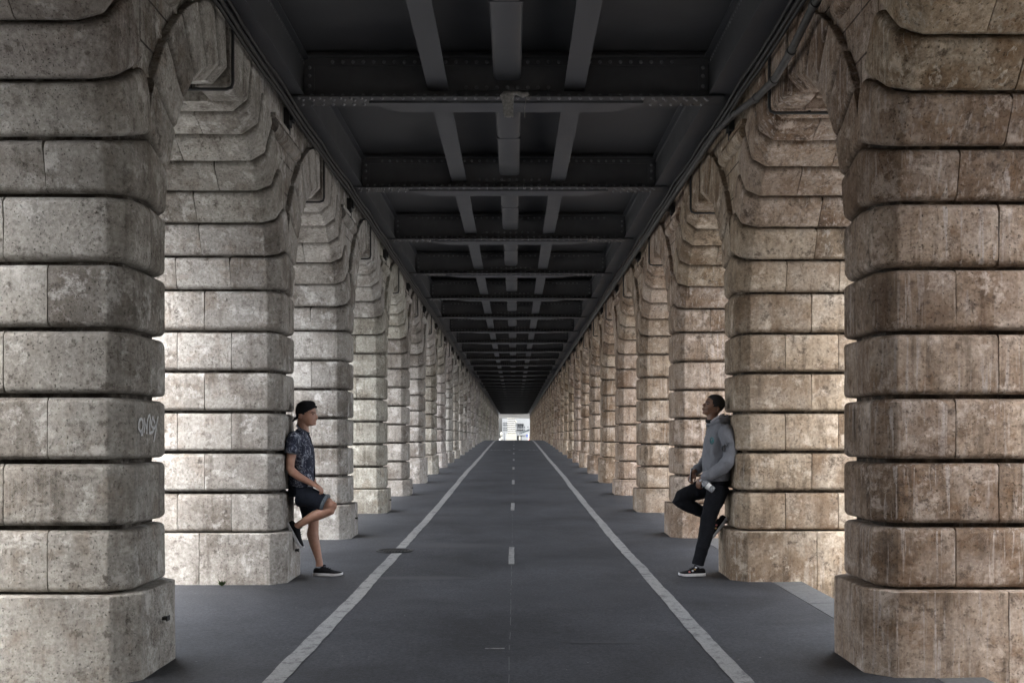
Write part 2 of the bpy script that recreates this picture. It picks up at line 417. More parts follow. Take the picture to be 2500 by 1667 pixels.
def block(mb,polyf,wt,s0,s1,Mf,r=.05,gap=.016,amp=.004,step=.11,bid=None,mid=3,nr=4):
    """loft polyf(s) between s0 and s1 with pillowed top and bottom edges"""
    if bid is None: bid=random.uniform(0,100)
    s0+=gap; s1-=gap; lv=[]
    if r>0:
        for i in range(nr+1):
            a=math.pi/2*i/nr; lv.append((s0+r*(1-math.cos(a)),r*(1-math.sin(a))))
        for i in range(1,mid): lv.append((s0+r+(s1-s0-2*r)*i/mid,0))
        for i in range(nr,-1,-1):
            a=math.pi/2*i/nr; lv.append((s1-r*(1-math.cos(a)),r*(1-math.sin(a))))
    else: lv=[(s0+(s1-s0)*i/mid,0) for i in range(mid+1)]
    seed=bid*3.1; rings=[]; ncount=None
    base=subdiv(inset_poly(polyf((s0+s1)/2),wt,0),step)
    # keep a constant subdivision: count per edge from the middle ring
    mid_poly=inset_poly(polyf((s0+s1)/2),wt,0)
    ks=[]
    for i in range(len(mid_poly)):
        l=(mid_poly[(i+1)%len(mid_poly)]-mid_poly[i]).length; ks.append(max(1,int(l/step)) if l>step*1.4 else 1)
    for s,e in lv:
        p=inset_poly(polyf(s),wt,e); q=[]
        for i in range(len(p)):
            for j in range(ks[i]): q.append(p[i].lerp(p[(i+1)%len(p)],j/ks[i]))
        c=sum(q,Vector((0,0)))/len(q); ring=[]
        for w in q:
            d=(w-c); 
            nz=mnoise.noise(Vector((w.x*5+seed,w.y*5,s*5)))*amp+mnoise.noise(Vector((w.x*14,w.y*14+seed,s*14)))*amp*.5
            edge=1+ (1.6 if e>0 else 0)
            w2=w-d.normalized()*(nz*edge+ (max(0,mnoise.noise(Vector((w.x*7+3,w.y*7,s*9+seed)))-.28)*.035 if e>.005 else 0))
            ring.append(Mf(w2.x,w2.y,s))
        rings.append(ring)
    n=len(rings[0]); v=[p for rr in rings for p in rr]; f=[]
    for i in range(len(rings)-1):
        for k in range(n): f.append((i*n+k,i*n+(k+1)%n,(i+1)*n+(k+1)%n,(i+1)*n+k))
    f.append(tuple(range(n))); f.append(tuple((len(rings)-1)*n+k for k in range(n)))
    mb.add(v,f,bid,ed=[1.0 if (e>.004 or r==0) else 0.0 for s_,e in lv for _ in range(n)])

HW=.376; CH=.116; T=1.42; D=3.8; HD=1.9; RI=HD-HW; RE=2.07; ZS=CZ+1.22
CH0=CZ-.90; CHT=.381
JA=[.71]; JB=[.457,.967]
def pieces(j): 
    xs=[0]+j+[T]; return list(zip(xs,xs[1:]))
def course_poly(a,b,hw=HW,c=CH,x0=0,x1=T):
    g=.003; pts=[];wt=[]
    if a<=x0+1e-6: pts+=[(x0,-hw+c),(x0+c,-hw)]
    else: pts+=[(a+g,-hw)]
    if b>=x1-1e-6: pts+=[(x1-c,-hw),(x1,-hw+c),(x1,hw-c),(x1-c,hw)]
    else: pts+=[(b-g,-hw),(b-g,hw)]
    if a<=x0+1e-6: pts+=[(x0+c,hw),(x0,hw-c)]
    else: pts+=[(a+g,hw)]
    n=len(pts)
    for i in range(n):
        p,q=pts[i],pts[(i+1)%n]
        head=(abs(p[0]-q[0])<1e-6 and x0+.01<p[0]<x1-.01)
        wt.append(.12 if head else 1)
    return pts,wt
def vous_poly(a,b,r1,r2,c=CH,x0=0,x1=T):
    """section in (x, rho): intrados r1, back r2"""
    g=.003; pts=[]
    if a<=x0+1e-6: pts+=[(x0,r1+c),(x0+c,r1)]
    else: pts+=[(a+g,r1)]
    if b>=x1-1e-6: pts+=[(x1-c,r1),(x1,r1+c),(x1,r2)]
    else: pts+=[(b-g,r1),(b-g,r2)]
    pts+=[(x0 if a<=x0+1e-6 else a+g,r2)]
    n=len(pts); wt=[]
    for i in range(n):
        p,q=pts[i],pts[(i+1)%n]
        head=(abs(p[0]-q[0])<1e-6 and x0+.01<p[0]<x1-.01); back=(abs(p[1]-r2)<1e-6 and abs(q[1]-r2)<1e-6)
        wt.append(.12 if head else (.9 if back else 1))
    return pts,wt
def Mpier(sd):
    def f(x,rho,s):
        if s<0: return (x,sd*(HD-rho),ZS+s)
        th=s/RI; return (x,sd*(HD-rho*math.cos(th)),ZS+rho*math.sin(th))
    return f
def March(sd):
    def f(x,rho,s):
        if s<0: return (x,sd*rho,ZS+s)
        th=s/RI; return (x,sd*rho*math.cos(th),ZS+rho*math.sin(th))
    return f
TH=[.11,.31,.51,.71,.91,1.11,1.31,1.445]
def r2f(s):
    th=max(0,s/RI); return min(RE,(HD-.0006)/math.cos(th))
def vous(mb,sd,Mfac,s0,s1,joints,r=.038,clip=False):
    for a,b in pieces(joints):
        bid=random.uniform(0,100)
        _,wt=vous_poly(a,b,RI,RE)
        if clip: wt=[(.0 if w==.9 else w) for w in wt]
        pf=(lambda s,a=a,b=b: vous_poly(a,b,RI,(r2f(s) if clip else RE))[0])
        block(mb,pf,wt,s0,s1,Mfac(sd),r=r,gap=.010,amp=.0035,bid=bid)
def core_arch(mb,sd,Mfac,s0,s1,r2fn,ins=.075):
    lv=[s0]+[s0+(s1-s0)*i/8 for i in range(1,9)]; rings=[]
    for s in lv:
        p=inset_poly([(0,RI+CH),(CH,RI),(T-CH,RI),(T,RI+CH),(T,r2fn(s)),(0,r2fn(s))],[1,1,1,1,.0,1],ins,0)
        rings.append([Mfac(sd)(w.x,w.y,s) for w in p])
    n=6; v=[p for r_ in rings for p in r_]; f=[(i*n+k,i*n+(k+1)%n,(i+1)*n+(k+1)%n,(i+1)*n+k) for i in range(len(lv)-1) for k in range(n)]
    f+=[tuple(range(n)),tuple((len(lv)-1)*n+k for k in range(n))]
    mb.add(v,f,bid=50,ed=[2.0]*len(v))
def course(mb,k):
    j=JB if k%2==0 else JA
    for a,b in pieces(j):
        pts,wt=course_poly(a,b); bid=random.uniform(0,100)
        block(mb,lambda s:pts,wt,CH0+k*CHT,CH0+(k+1)*CHT,lambda x,y,s:(x,y,s),r=.035,gap=.0135,amp=.0035,bid=bid)
def plinth(mb,L):
    top=CH0+L*CHT
    for a,b in [(-.055,.745),(.745,T+.055)]:
        pts,wt=course_poly(a,b,HW+.05,.137,-.055,T+.055)
        block(mb,lambda s:pts,wt,-1.0,top,lambda x,y,s:(x,y,s),r=.012,gap=0,amp=.006,mid=14)
    pass
def spandrel(mb,z1=CZ+3.72):
    # wall between the arch backs, centred on the pier
    pts=[]; rr=RE-.06
    n=14; z0=math.sqrt(rr*rr-HD*HD) if rr>HD else 0
    a0=math.asin(z0/rr)
    for i in range(n+1):
        th=a0+(math.pi/2-a0)*i/n; pts.append((HD-rr*math.cos(th),ZS+rr*math.sin(th)))
    right=pts; left=[(-y,z) for y,z in pts]
    xa,xb=.055,T-.055; v=[];f=[]
    for i in range(n+1):
        for y,z in (left[i],right[i]): v.append((xa,y,z)); v.append((xb,y,z))
    # order per i: L(xa),L(xb),R(xa),R(xb)
    for i in range(n):
        a=i*4; b=a+4
        f+=[(a,a+2,b+2,b),(a+1,b+1,b+3,a+3),(a,b,b+1,a+1),(a+2,a+3,b+3,b+2)]
    o=len(v); v+=[(xa,-HD,z1),(xb,-HD,z1),(xa,HD,z1),(xb,HD,z1)]
    a=n*4; f+=[(a,a+2,o+2,o),(a+1,o+1,o+3,a+3),(a,o,o+1,a+1),(a+2,a+3,o+3,o+2),(o,o+2,o+3,o+1)]
    mb.add(v,f,bid=20)
def moulding(mb,which):
    z=CZ+2.90; h=.50
    for sx,x in (((1,.055),) if which==0 else ((-1,T-.055),)):
        pts=[Vector((x,-h,z)),Vector((x,h,z))]
        mb.tube(pts,[.075,.075],n=14,bid=33)
        mb.box(min(x,x-sx*.045),max(x,x-sx*.045)+.001,-h,h,z+.085,z+.125,bid=34)

def pier_mesh_parts(L):
    P=[]
    mb=MB(); plinth(mb,L); P.append(('plinth',mb,'stone'))
    for k in range(L,5):
        mb=MB(); course(mb,k); P.append(('course',mb,'stone'))
    # course reaching the springing and the two chevron springers
    s6=CH0+5*CHT-ZS
    bounds=[s6,TH[0]*RI,TH[1]*RI,TH[2]*RI]; js=[JA,JB,JA]
    for i in range(3):
        mb=MB()
        for sd in (-1,1): vous(mb,sd,Mpier,bounds[i],bounds[i+1],js[i],r=.05 if i==0 else .042,clip=True)
        P.append(('springer',mb,'stone'))
    mb=MB(); pts=[(.08,-HW+CH),(CH+.03,-HW+.08),(T-CH-.03,-HW+.08),(T-.08,-HW+CH),(T-.08,HW-CH),(T-CH-.03,HW-.08),(CH+.03,HW-.08),(.08,HW-CH)]
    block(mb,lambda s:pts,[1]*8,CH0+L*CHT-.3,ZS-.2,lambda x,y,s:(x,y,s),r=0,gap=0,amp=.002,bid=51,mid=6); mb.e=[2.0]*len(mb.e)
    for sd in (-1,1): core_arch(mb,sd,Mpier,-.22,TH[2]*RI,r2f)
    P.append(('core',mb,'stone'))
    mb=MB(); spandrel(mb); P.append(('spandrel',mb,'ash'))
    for q in (0,1): mb=MB(); moulding(mb,q); P.append(('string_moulding',mb,'stone'))
    return P
def arch_mesh_parts():
    P=[]
    for sd in (-1,1):
        for i in range(2,7):
            mb=MB(); vous(mb,sd,March,TH[i]*RI,TH[i+1]*RI,JB if i%2==1 else JA,r=.040)
            P.append(('voussoir',mb,'stone'))
    # crown: two rib blocks and an open coffer between, with a raised rim
    mb=MB()
    c=CH; hwk=(math.pi/2-TH[7])*RI-.008
    zc=ZS+RI*math.sin(TH[7])
    def crown(x0,x1):
        pts=[(x0,-hwk-.06),(x0,hwk+.06),(x1,hwk+.06),(x1,-hwk-.06)][::-1]
        block(mb,lambda s:[(x0,-hwk-.0),(x1,-hwk-.0),(x1,hwk+.0),(x0,hwk+.0)],[1,1,1,1],zc-.01,ZS+RE+.01,lambda x,y,s:(x,y*(1+(s-zc)*.42),s),r=.03,gap=0,amp=.004)
    crown(-.008,.26); P.append(('keystone',mb,'stone')); mb=MB(); crown(T-.26,T+.008); P.append(('keystone',mb,'stone'))
    mb=MB()
    for (x0,x1,y0,y1) in ((.265,T-.265,hwk-.05,hwk),(.265,T-.265,-hwk,-hwk+.05)):
        mb.box(x0,x1,y0,y1,zc-.02,ZS+RE+.35,bid=61)
    mb.box(.262,T-.262,-hwk+.02,hwk-.02,ZS+RE+.355,ZS+RE+.42,bid=62)
    P.append(('coffer',mb,'stone'))
    mb=MB()
    for sd in (-1,1): core_arch(mb,sd,March,TH[2]*RI,TH[7]*RI,lambda s:RE)
    P.append(('core',mb,'stone'))
    mb=MB(); y=hwk+.01; z=zc-.035
    mb.tube([(-.03,y,ZS+RE-.02),(-.03,y,z+.05),(-.02,y,z+.015),(.02,y,z),(.3,y,z),(1.0,y,z),(1.35,y,z)],.013,n=8)
    for q in (.3,.8): mb.box(q-.01,q+.01,y-.02,y+.02,z-.005,z+.04)
    P.append(('conduit',mb,'cable'))
    return P
def protos(side):
    S=M['stone_'+side]; A=M['ash_'+side]; mm={'stone':S,'ash':A,'cable':M['cable']}
    out={}
    random.seed(11 if side=='l' else 29)
    for L in (0,1):
        root=bpy.data.objects.new('stone_pier',None); COL.objects.link(root)
        for nm,mb,k in pier_mesh_parts(L): link(nm,mb.mesh(nm,mm[k],40),root)
        out[('p',L)]=root
    for L in (2,3):
        big=MB()
        for nm,mb,k in pier_mesh_parts(L):
            o=len(big.v); big.v+=mb.v; big.f+=[tuple(i+o for i in f) for f in mb.f]; big.b+=mb.b; big.e+=mb.e; big.mi+=[1 if k=='ash' else 0]*len(mb.f)
        out[('p',L)]=big.mesh('stone_pier',[S,A],40)
    root=bpy.data.objects.new('stone_arch',None); COL.objects.link(root)
    parts=arch_mesh_parts()
    for nm,mb,k in parts: link(nm,mb.mesh(nm,mm[k],40),root)
    out['a']=root
    big=MB()
    for nm,mb,k in parts:
        o=len(big.v); big.v+=mb.v; big.f+=[tuple(i+o for i in f) for f in mb.f]; big.b+=mb.b; big.e+=mb.e; big.mi+=[1 if k=='cable' else 0]*len(mb.f)
    out['A']=big.mesh('stone_arch',[S,M['cable']],40)
    return out
DZ={2:.012,3:.025}
def dzn(n): return 0 if n<2 else (.012 if n==2 else .025)
SIDE={'l':(-2.213,6.23,math.pi,'left'),'r':(2.149,6.42,0,'right')}
NLAST=36
for side,(X0,Y0,rz,word) in SIDE.items():
    pr=protos(side); used=set()
    for n in range(-6,NLAST+1):
        L=0 if n<5 else (1 if n<10 else (2 if n<15 else 3))
        y=Y0+D*n
        if -2<=n<10:
            src=pr[('p',L)]
            if ('p',L) in used: o=copy_tree(src)
            else: o=src; used.add(('p',L))
        else: o=link('stone_pier',pr[('p',2 if n<15 else 3)])
        o.location=(X0,y,dzn(n)); o.rotation_euler=(0,0,rz)
        rs=random.Random(n*7+(3 if side=='l' else 91)); k_=1.06+rs.uniform(-.12,.08)
        t_=((k_,k_*(1+rs.uniform(-.03,.01)),k_*(1+rs.uniform(-.06,.02))) if side=='l' else (k_*1.04,k_*(.955+rs.uniform(-.02,.01)),k_*(.90+rs.uniform(-.05,.02))))
        def paint_obj(q,t_=t_):
            f=(1,1,1)
            q.color=(t_[0]*f[0],t_[1]*f[1],t_[2]*f[2],1)
            for ch in q.children: paint_obj(ch)
        paint_obj(o)
        lab=(f'{ordw(n+1)} banded limestone pier of the {word} row, counted from the camera' if n>=0 else f'banded limestone pier of the {word} row behind the camera, {ordw(-n-1)} back')
        if n==0: lab='nearest banded limestone pier at the left picture edge, with white scrawled graffiti' if side=='l' else 'nearest banded limestone pier at the right picture edge, streaked with white drips'
        if n==1: lab='banded limestone pier the man in the black cap leans on' if side=='l' else 'banded warm limestone pier the man in the grey hoodie leans on'
        tag(o,lab,'pier',f'stone piers of the {word} arcade')
        if n<NLAST:
            if -2<=n<8:
                if 'a' in used: o=copy_tree(pr['a'])
                else: o=pr['a']; used.add('a')
            else: o=link('stone_arch',pr['A'])
            o.location=(X0,y+HD,dzn(n)); o.rotation_euler=(0,0,rz)
            for q in [o]+list(o.children): q.color=(*t_,1)
            w=f'round stone arch springing between the {ordw(n)} and {ordw(n+1)} piers of the {word} row' if n>=0 else f'round stone arch of the {word} row beside the camera, {ordw(-n-1)} back'
            tag(o,w,'arch',f'stone arches of the {word} arcade')

# unseen blocks added beside and behind the camera to shade the nearest piers
for s_,side,word in ((-1,'l','left'),(1,'r','right')):
    mb=MB(); x0,x1=sorted((s_*5.6,s_*8.6)); mb.box(x0,x1,-24,4.4,-1,4.3); mb.box(x0-.1,x1+.1,-24.1,4.5,4.305,4.55)
    tag(link('light_blocker',mb.mesh('light_blocker',M['ash_'+side],0)),f'unseen ashlar block added to shade the near piers on the {word}, beside the camera','light_blocker')

# ------------------------------------------------------------------ steel deck
BY0=6.28
def bz(k):   # underside of transverse girder k (k=0 at 6.28)
    t={-3:3.28,-2:3.28,-1:3.28,0:3.28,1:3.285,2:3.34,3:3.385,4:3.405,5:3.405,6:3.39}
    return CZ+t.get(k,3.38)
XD=-.08; HX=1.99
def girder_parts(rivets=True):
    out=[]
    mb=MB()
    mb.box(XD-HX-.13,XD+HX+.12,-.20,.07,.0,.016)                        # bottom flange
    for s in (-1,1): pass
    mb.box(XD-HX,XD+HX,-.095,-.012,.018,.10) if False else None
    out.append(('flange',mb,'steel'))
    mb=MB(); mb.box(XD-HX,XD+HX,-.008,.008,.016,.50)            # web
    for s in (-1,1):                                           # bottom and top angles on both faces
        mb.box(XD-HX+.02,XD+HX-.02,min(s*.010,s*.022),max(s*.010,s*.022),.017,.115)
        mb.box(XD-HX+.02,XD+HX-.02,min(s*.010,s*.022),max(s*.010,s*.022),.365,.435)
        mb.box(XD-HX+.02,XD+HX-.02,min(s*.010,s*.085),max(s*.010,s*.085),.437,.449)
    for s in (-1,1):
        for x in (XD-HX+.06,XD+HX-.06): mb.box(x-.045,x+.045,min(s*.023,s*.033),max(s*.023,s*.033),.116,.364)
    mb.box(XD-.48,XD+.48,-.036,-.0235,.118,.17)
    out.append(('web',mb,'web'))
    mb=MB(); w=1.34; x0=XD-w; x1=XD+w
    v=[]
    for z in (-.020,-.001):
        v+=[(x0,-.075,z),(x1,-.075,z),(x1,-.04,z),(x1-.28,.21,z),(x0+.28,.21,z),(x0,-.04,z)]
    mb.add(v,[(0,5,4,3,2,1),(6,7,8,9,10,11)]+[(i,(i+1)%6,(i+1)%6+6,i+6) for i in range(6)])
    out.append(('cover_plate',mb,'steel_l'))
    if rivets:
        mb=MB()
        def rv(x,y,z,ax,r=.019):
            v=[];n=8
            for j,(rr,h) in enumerate(((r,0),(r*.85,r*.5),(r*.45,r*.85))):
                for k in range(n):
                    a=2*math.pi*k/n; p=(rr*math.cos(a),rr*math.sin(a),h)
                    if ax=='d': q=(x+p[0],y+p[1],z-p[2])
                    else: q=(x+p[0],y-p[2],z+p[1])
                    v.append(q)
            f=[(j*n+k,j*n+(k+1)%n,(j+1)*n+(k+1)%n,(j+1)*n+k) for j in range(2) for k in range(n)]+[tuple(2*n+k for k in range(n))]
            mb.add(v,f)
        st=.101; m=int(2*HX/st)+1
        for i in range(m):
            x=XD-HX-.02+i*st
            rv(x,-.165,0,'d')
            if abs(x-XD)>1.36: rv(x+.03,-.115,0,'d'); rv(x,.02,0,'d')
            if 0<i<m-1: rv(x,-.022,.07,'n')
            
            if i>2 and i<m-3: rv(x,-.022,.40,'n')
            if abs(x-XD)<.46: rv(x,-.036,.145,'n')
        for x in (XD-HX+.06,XD+HX-.06):
            for z in (.16,.26,.34): rv(x,-.033,z,'n')
        wb=out[1][1]; o_=len(wb.v); wb.v+=mb.v; wb.f+=[tuple(i+o_ for i in f) for f in mb.f]; wb.b+=mb.b; wb.e+=mb.e; wb.mi+=[1]*len(mb.f)
    return out
M['web']=steelmat('web_steel',(.095,.096,.100),.5)
M['rivet']=steelmat('rivet_steel',(.20,.20,.21),.35)
def girder_proto(parts_split,riv):
    ps=girder_parts(riv)
    if parts_split:
        root=bpy.data.objects.new('transverse_girder',None); COL.objects.link(root)
        for nm,mb,k in ps: link(nm,mb.mesh(nm,[M[k],M['rivet']],30),root)
        return root
    big=MB(); 
    for nm,mb,k in ps:
        o=len(big.v); big.v+=mb.v; big.f+=[tuple(i+o for i in f) for f in mb.f]; big.b+=mb.b; big.e+=mb.e; big.mi+=[1 if k=='steel_l' else 0]*len(mb.f)
    return big.mesh('transverse_girder',[M['steel'],M['steel_l']],30)
gp=girder_proto(True,True); gfar=girder_proto(False,False); first=True
for k in range(-6,38):
    if -2<=k<12:
        o=gp if first else copy_tree(gp); first=False
    else: o=link('transverse_girder',gfar)
    o.location=(0,BY0+D*k,bz(k))
    tag(o,(f'riveted dark steel cross girder under the deck, {ordw(k-1)} visible from the camera' if k>0 else f'riveted dark steel cross girder above the camera, {ordw(-k)} behind'),'girder','transverse steel girders of the viaduct')
# bay pieces
def bayend(k): return BY0+D*k+.03, BY0+D*(k+1)-.03
def rivrow(mb,x,z0,z1,y0,y1,side,st=.09):
    y=y0; 
    while y<y1:
        t=(y-y0)/(y1-y0); z=z0+(z1-z0)*t; r=.011
        n=6; v=[];f=[]
        for rr,h in ((r,0),(r*.6,r*.7)):
            for q in range(n):
                a=2*math.pi*q/n; v.append((x+side*h,y+rr*math.cos(a),z+rr*math.sin(a)))
        f=[(q,(q+1)%n,n+(q+1)%n,n+q) for q in range(n)]+[tuple(n+q for q in range(n))]
        mb.add(v,f); y+=st
for k in range(-6,37):
    y0,y1=bayend(k); a,b=bz(k),bz(k+1); sh=b-a
    for i,xs in enumerate((XD-.665,XD+.665)):
        mb=MB(); mb.box(xs-.10,xs+.10,y0,y1,a+.112,a+.128,shear=sh); mb.box(xs-.008,xs+.008,y0,y1,a+.129,a+.50,shear=sh)
        for s in (-1,1): mb.box(min(xs+s*.009,xs+s*.02),max(xs+s*.009,xs+s*.02),y0,y1,a+.129,a+.21,shear=sh)
        if -1<k<7:
            for s in (-1,1): rivrow(mb,xs+s*.02,a+.17,b+.17,y0+.1,y1-.05,s,.30)
        o=link('stringer',mb.mesh('stringer',M['steel_l'],30))
        tag(o,f'{"left" if i==0 else "right"} lengthwise steel stringer in bay {ordw(k+2)} of the deck'.replace('in bay','in the')+' bays' if False else (f'{"left" if i==0 else "right"} lengthwise steel stringer {"just beyond" } the {ordw(k-1)} visible cross girder' if k>0 else f'{"left" if i==0 else "right"} lengthwise steel stringer before the {"first" } visible cross girder' if k==0 else f'{"left" if i==0 else "right"} lengthwise steel stringer behind the camera, {ordw(-k-1)} back'),'stringer','lengthwise stringers under the deck')
    # centre trough, rounded underside corners
    mb=MB(); w=.135; prof=[(-w,.46),(-w,.20),(-w+.012,.172),(-w+.04,.16),(w-.04,.16),(w-.012,.172),(w,.20),(w,.46)]
    ya,yb=y0+.16,y1-.12; yl=[ya,ya+.05]+[ya+(yb-ya)*i/4 for i in range(1,4)]+[yb-.05,yb]
    v=[]
    for j,y in enumerate(yl):
        t=(y-y0)/(y1-y0); e=.03 if j in (0,len(yl)-1) else 0
        for (x,z) in prof: v.append((XD+.012+x*(1-e*3),y,a+z+(e if z<.3 else 0)+sh*t))
    n=8; f=[(j*n+q,j*n+(q+1)%n,(j+1)*n+(q+1)%n,(j+1)*n+q) for j in range(len(yl)-1) for q in range(n)]+[tuple(range(n)),tuple((len(yl)-1)*n+q for q in range(n))]
    mb.add(v,f); mb.box(XD+.012-w-.004,XD+.012+w+.004,y0+1.78,y0+1.80,a+.156+sh*.47,a+.3)
    o=link('drain_trough',mb.mesh('drain_trough',M['steel_l'],40))
    tag(o,(f'grey box trough along the deck centre beyond the {ordw(k-1)} visible cross girder' if k>0 else ('grey box trough along the deck centre before the first visible cross girder' if k==0 else f'grey box trough along the deck centre behind the camera, {ordw(-k-1)} back')),'trough','centre troughs under the deck')
# edge girders, one continuous riveted girder each side
for i,(s,word) in enumerate(((-1,'left'),(1,'right'))):
    root=link('edge_girder',None,loc=(XD+s*HX,8,CZ+3.3)); tag(root,f'long black riveted edge girder above the {word} arcade','girder','edge girders of the viaduct')
    web=MB(); fl=MB(); rv=MB(); ox,oy,oz=root.location
    for k in range(-6,37):
        y0,y1=BY0+D*k-oy,BY0+D*(k+1)-oy; a,b=bz(k)-oz,bz(k+1)-oz; sh=b-a
        x0,x1=(0,.20) if s>0 else (-.20,0)
        web.box(x0,x1,y0,y1,a+.045,a+.52,shear=sh)
        f0,f1=(-.03,.22) if s>0 else (-.22,.03)
        fl.box(f0,f1,y0,y1,a+.03,a+.043,shear=sh)
        g0,g1=(-.055,-.002) if s>0 else (.002,.055)
        fl.box(g0,g1,y0,y1,a+.425,a+.437,shear=sh)
        if -1<=k<8: rivrow(rv,-s*.001,a+.385,b+.385,y0,y1,-s,.075)
    o_=len(web.v); web.v+=rv.v; web.f+=[tuple(i+o_ for i in f) for f in rv.f]; web.b+=rv.b; web.e+=rv.e; web.mi+=[1]*len(rv.f)
    link('web',web.mesh('web',[M['steel'],M['rivet']],30),root); link('flange',fl.mesh('flange',M['steel_l'],30),root)
mb=MB()
for k in range(-6,37):
    y0,y1=BY0+D*k,BY0+D*(k+1); a,b=bz(k),bz(k+1)
    mb.box(XD-HX-.2,XD+HX+.2,y0,y1,a+.505,a+.56,shear=b-a)
    mb.box(XD-HX+.0,XD+HX-.0,y0+1.55,y0+1.60,a+.497,a+.51+ (b-a)*.4)
deck=link('viaduct_deck',None,loc=(0,60,CZ+3.8)); tag(deck,'dark steel underside of the railway viaduct deck','bridge deck')
o=link('deck_plate',mb.mesh('deck_plate',steelmat('sooty_deck_steel',(.080,.081,.085),.6),30),deck); o.location=(0,-60,-CZ-3.8)
mb=MB(); mb.box(-3.75,3.75,BY0-6*D,BY0+37*D,CZ+4.0,CZ+4.5); o=link('slab',mb.mesh('slab',M['steel'],30),deck); o.location=(0,-60,-CZ-3.8)
# cables along the top of both arcades
def sagline(pts,sag,n=6):
    out=[]
    for a,b in zip(pts,pts[1:]):
        a=Vector(a);b=Vector(b)
        for i in range(n):
            t=i/n; p=a.lerp(b,t); p.z-=sag*4*t*(1-t); out.append(p)
    out.append(Vector(pts[-1])); return out
for s,x,word in ((-1,-2.17,'left'),(1,2.10,'right')):
    for j,(dx,z,r) in enumerate(((0,3.22,.022),(.012,3.15,.014),(.03,3.265,.016))):
        mb=MB(); pts=[(x-s*dx,-2+D*i*.5,CZ+z+random.uniform(-.008,.008)+(0 if i<8 else .04)) for i in range(76)]
        mb.tube(sagline(pts,.012+.01*j,3),r,n=8)
        tag(link('cable',mb.mesh('cable',M['cable'],60)),f'{"thick upper","thin lower","hidden innermost"[0:0]}' if False else f'{["thick middle","thin lowest","thin topmost"][j]} black cable clipped along the {word} wall under the girder','cable','cables along the arcade walls')
# bent pipe on the right wall
mb=MB(); x=2.02
pp=[(2.06,4.5,CZ+3.0),(2.06,6.0,CZ+3.02),(2.05,7.0,CZ+2.96),(2.05,7.6,CZ+2.86),(2.05,8.1,CZ+2.82),(2.05,8.7,CZ+2.88),(2.05,9.6,CZ+3.02),(2.06,10.4,CZ+3.11),(2.07,14,CZ+3.13)]
pp+=[(2.07,14+D*i,CZ+3.14) for i in range(1,35)]
mb.tube(pp,.030,n=10)
for i,(px_,py_,pz_) in enumerate(pp[:-1]):
    if 1<=i<14: mb.tube([(px_,py_-.03,pz_),(px_,py_+.03,pz_)],.037,n=10)
tag(link('pipe',mb.mesh('pipe',M['pipe'],50)),'grey sagging conduit pipe running along the right arcade wall','pipe')
# iron brackets where girders meet the walls
def bracket():
    mb=MB(); mb.box(0,.14,-.07,.07,0,.16); mb.box(-.03,.0,-.05,.05,.04,.2); mb.tube([(.02,0,.0),(.02,0,-.09)],.018,n=8); return mb.mesh('bracket',M['iron'],30)
bm_=bracket(); 
for side,(X0,Y0,rz,word) in SIDE.items():
    for n in range(0,12):
        o=link('bracket',bm_,loc=(X0+(.10 if side=='l' else -.10)*0,Y0+D*n+.1,CZ+3.08),rz=rz)
        tag(o,f'small black iron bracket high on the {ordw(n)} pier of the {word} row','bracket','iron brackets under the girders')
# stub bolts low on the left plinths
mb=MB(); mb.box(-.028,0,-.02,.02,-.010,.010); mb.box(-.034,-.028,-.026,.026,-.015,.015); stub=mb.mesh('iron_stub',M['iron'],30)
for side,(X0,Y0,rz,word) in SIDE.items():
    if side=='r': continue
    for n in range(0,7):
        o=link('iron_stub',stub,loc=(X0+.055,Y0+D*n+.06,CZ-1.107+.018*max(0,n-1)+(.09*(n-4) if n>4 else 0)),rz=rz)
        tag(o,f'short black iron stub sticking out of the {ordw(n)} left pier plinth','iron stub','iron stubs on the left plinths')
# rag on the first girder
yb=BY0+D-.21; zb=bz(1)
mb=MB(); v=[];f=[]; 
rows=[(.03,.045,.035),(-.0,.07,.045),(-.03,.06,.03),(-.09,.052,.022),(-.16,.050,.018),(-.205,.048,.015)]
for j,(dz,hw,th) in enumerate(rows):
    for q in range(10):
        a=2*math.pi*q/10; v.append((-.07+hw*math.cos(a)*(1+.25*mnoise.noise(Vector((a,dz*20,0))))+.01*j*.3,yb-.03+th*math.sin(a)*(1+.6*mnoise.noise(Vector((a*2,dz*30,4)))),zb+dz+ (.012*math.sin(a*3) if j==5 else 0)))
f=[(j*10+q,j*10+(q+1)%10,(j+1)*10+(q+1)%10,(j+1)*10+q) for j in range(5) for q in range(10)]+[tuple(range(10)),tuple(50+q for q in range(10))]
mb.add(v,f); mb.tube([(-.05,yb-.04,zb+.01),(.02,yb-.045,zb+.02),(.08,yb-.04,zb+.0),(.13,yb-.03,zb+.02)],[.03,.022,.028,.02],n=8)
mb.tube([(.12,yb-.05,zb+.0),(.105,yb-.05,zb-.08),(.095,yb-.05,zb-.15),(.10,yb-.05,zb-.22)],[.003,.002,.0035,.0015],n=5)
tag(link('rag',mb.mesh('rag',M['rag'],60)),'frayed grey rag hanging from the first cross girder','rag')
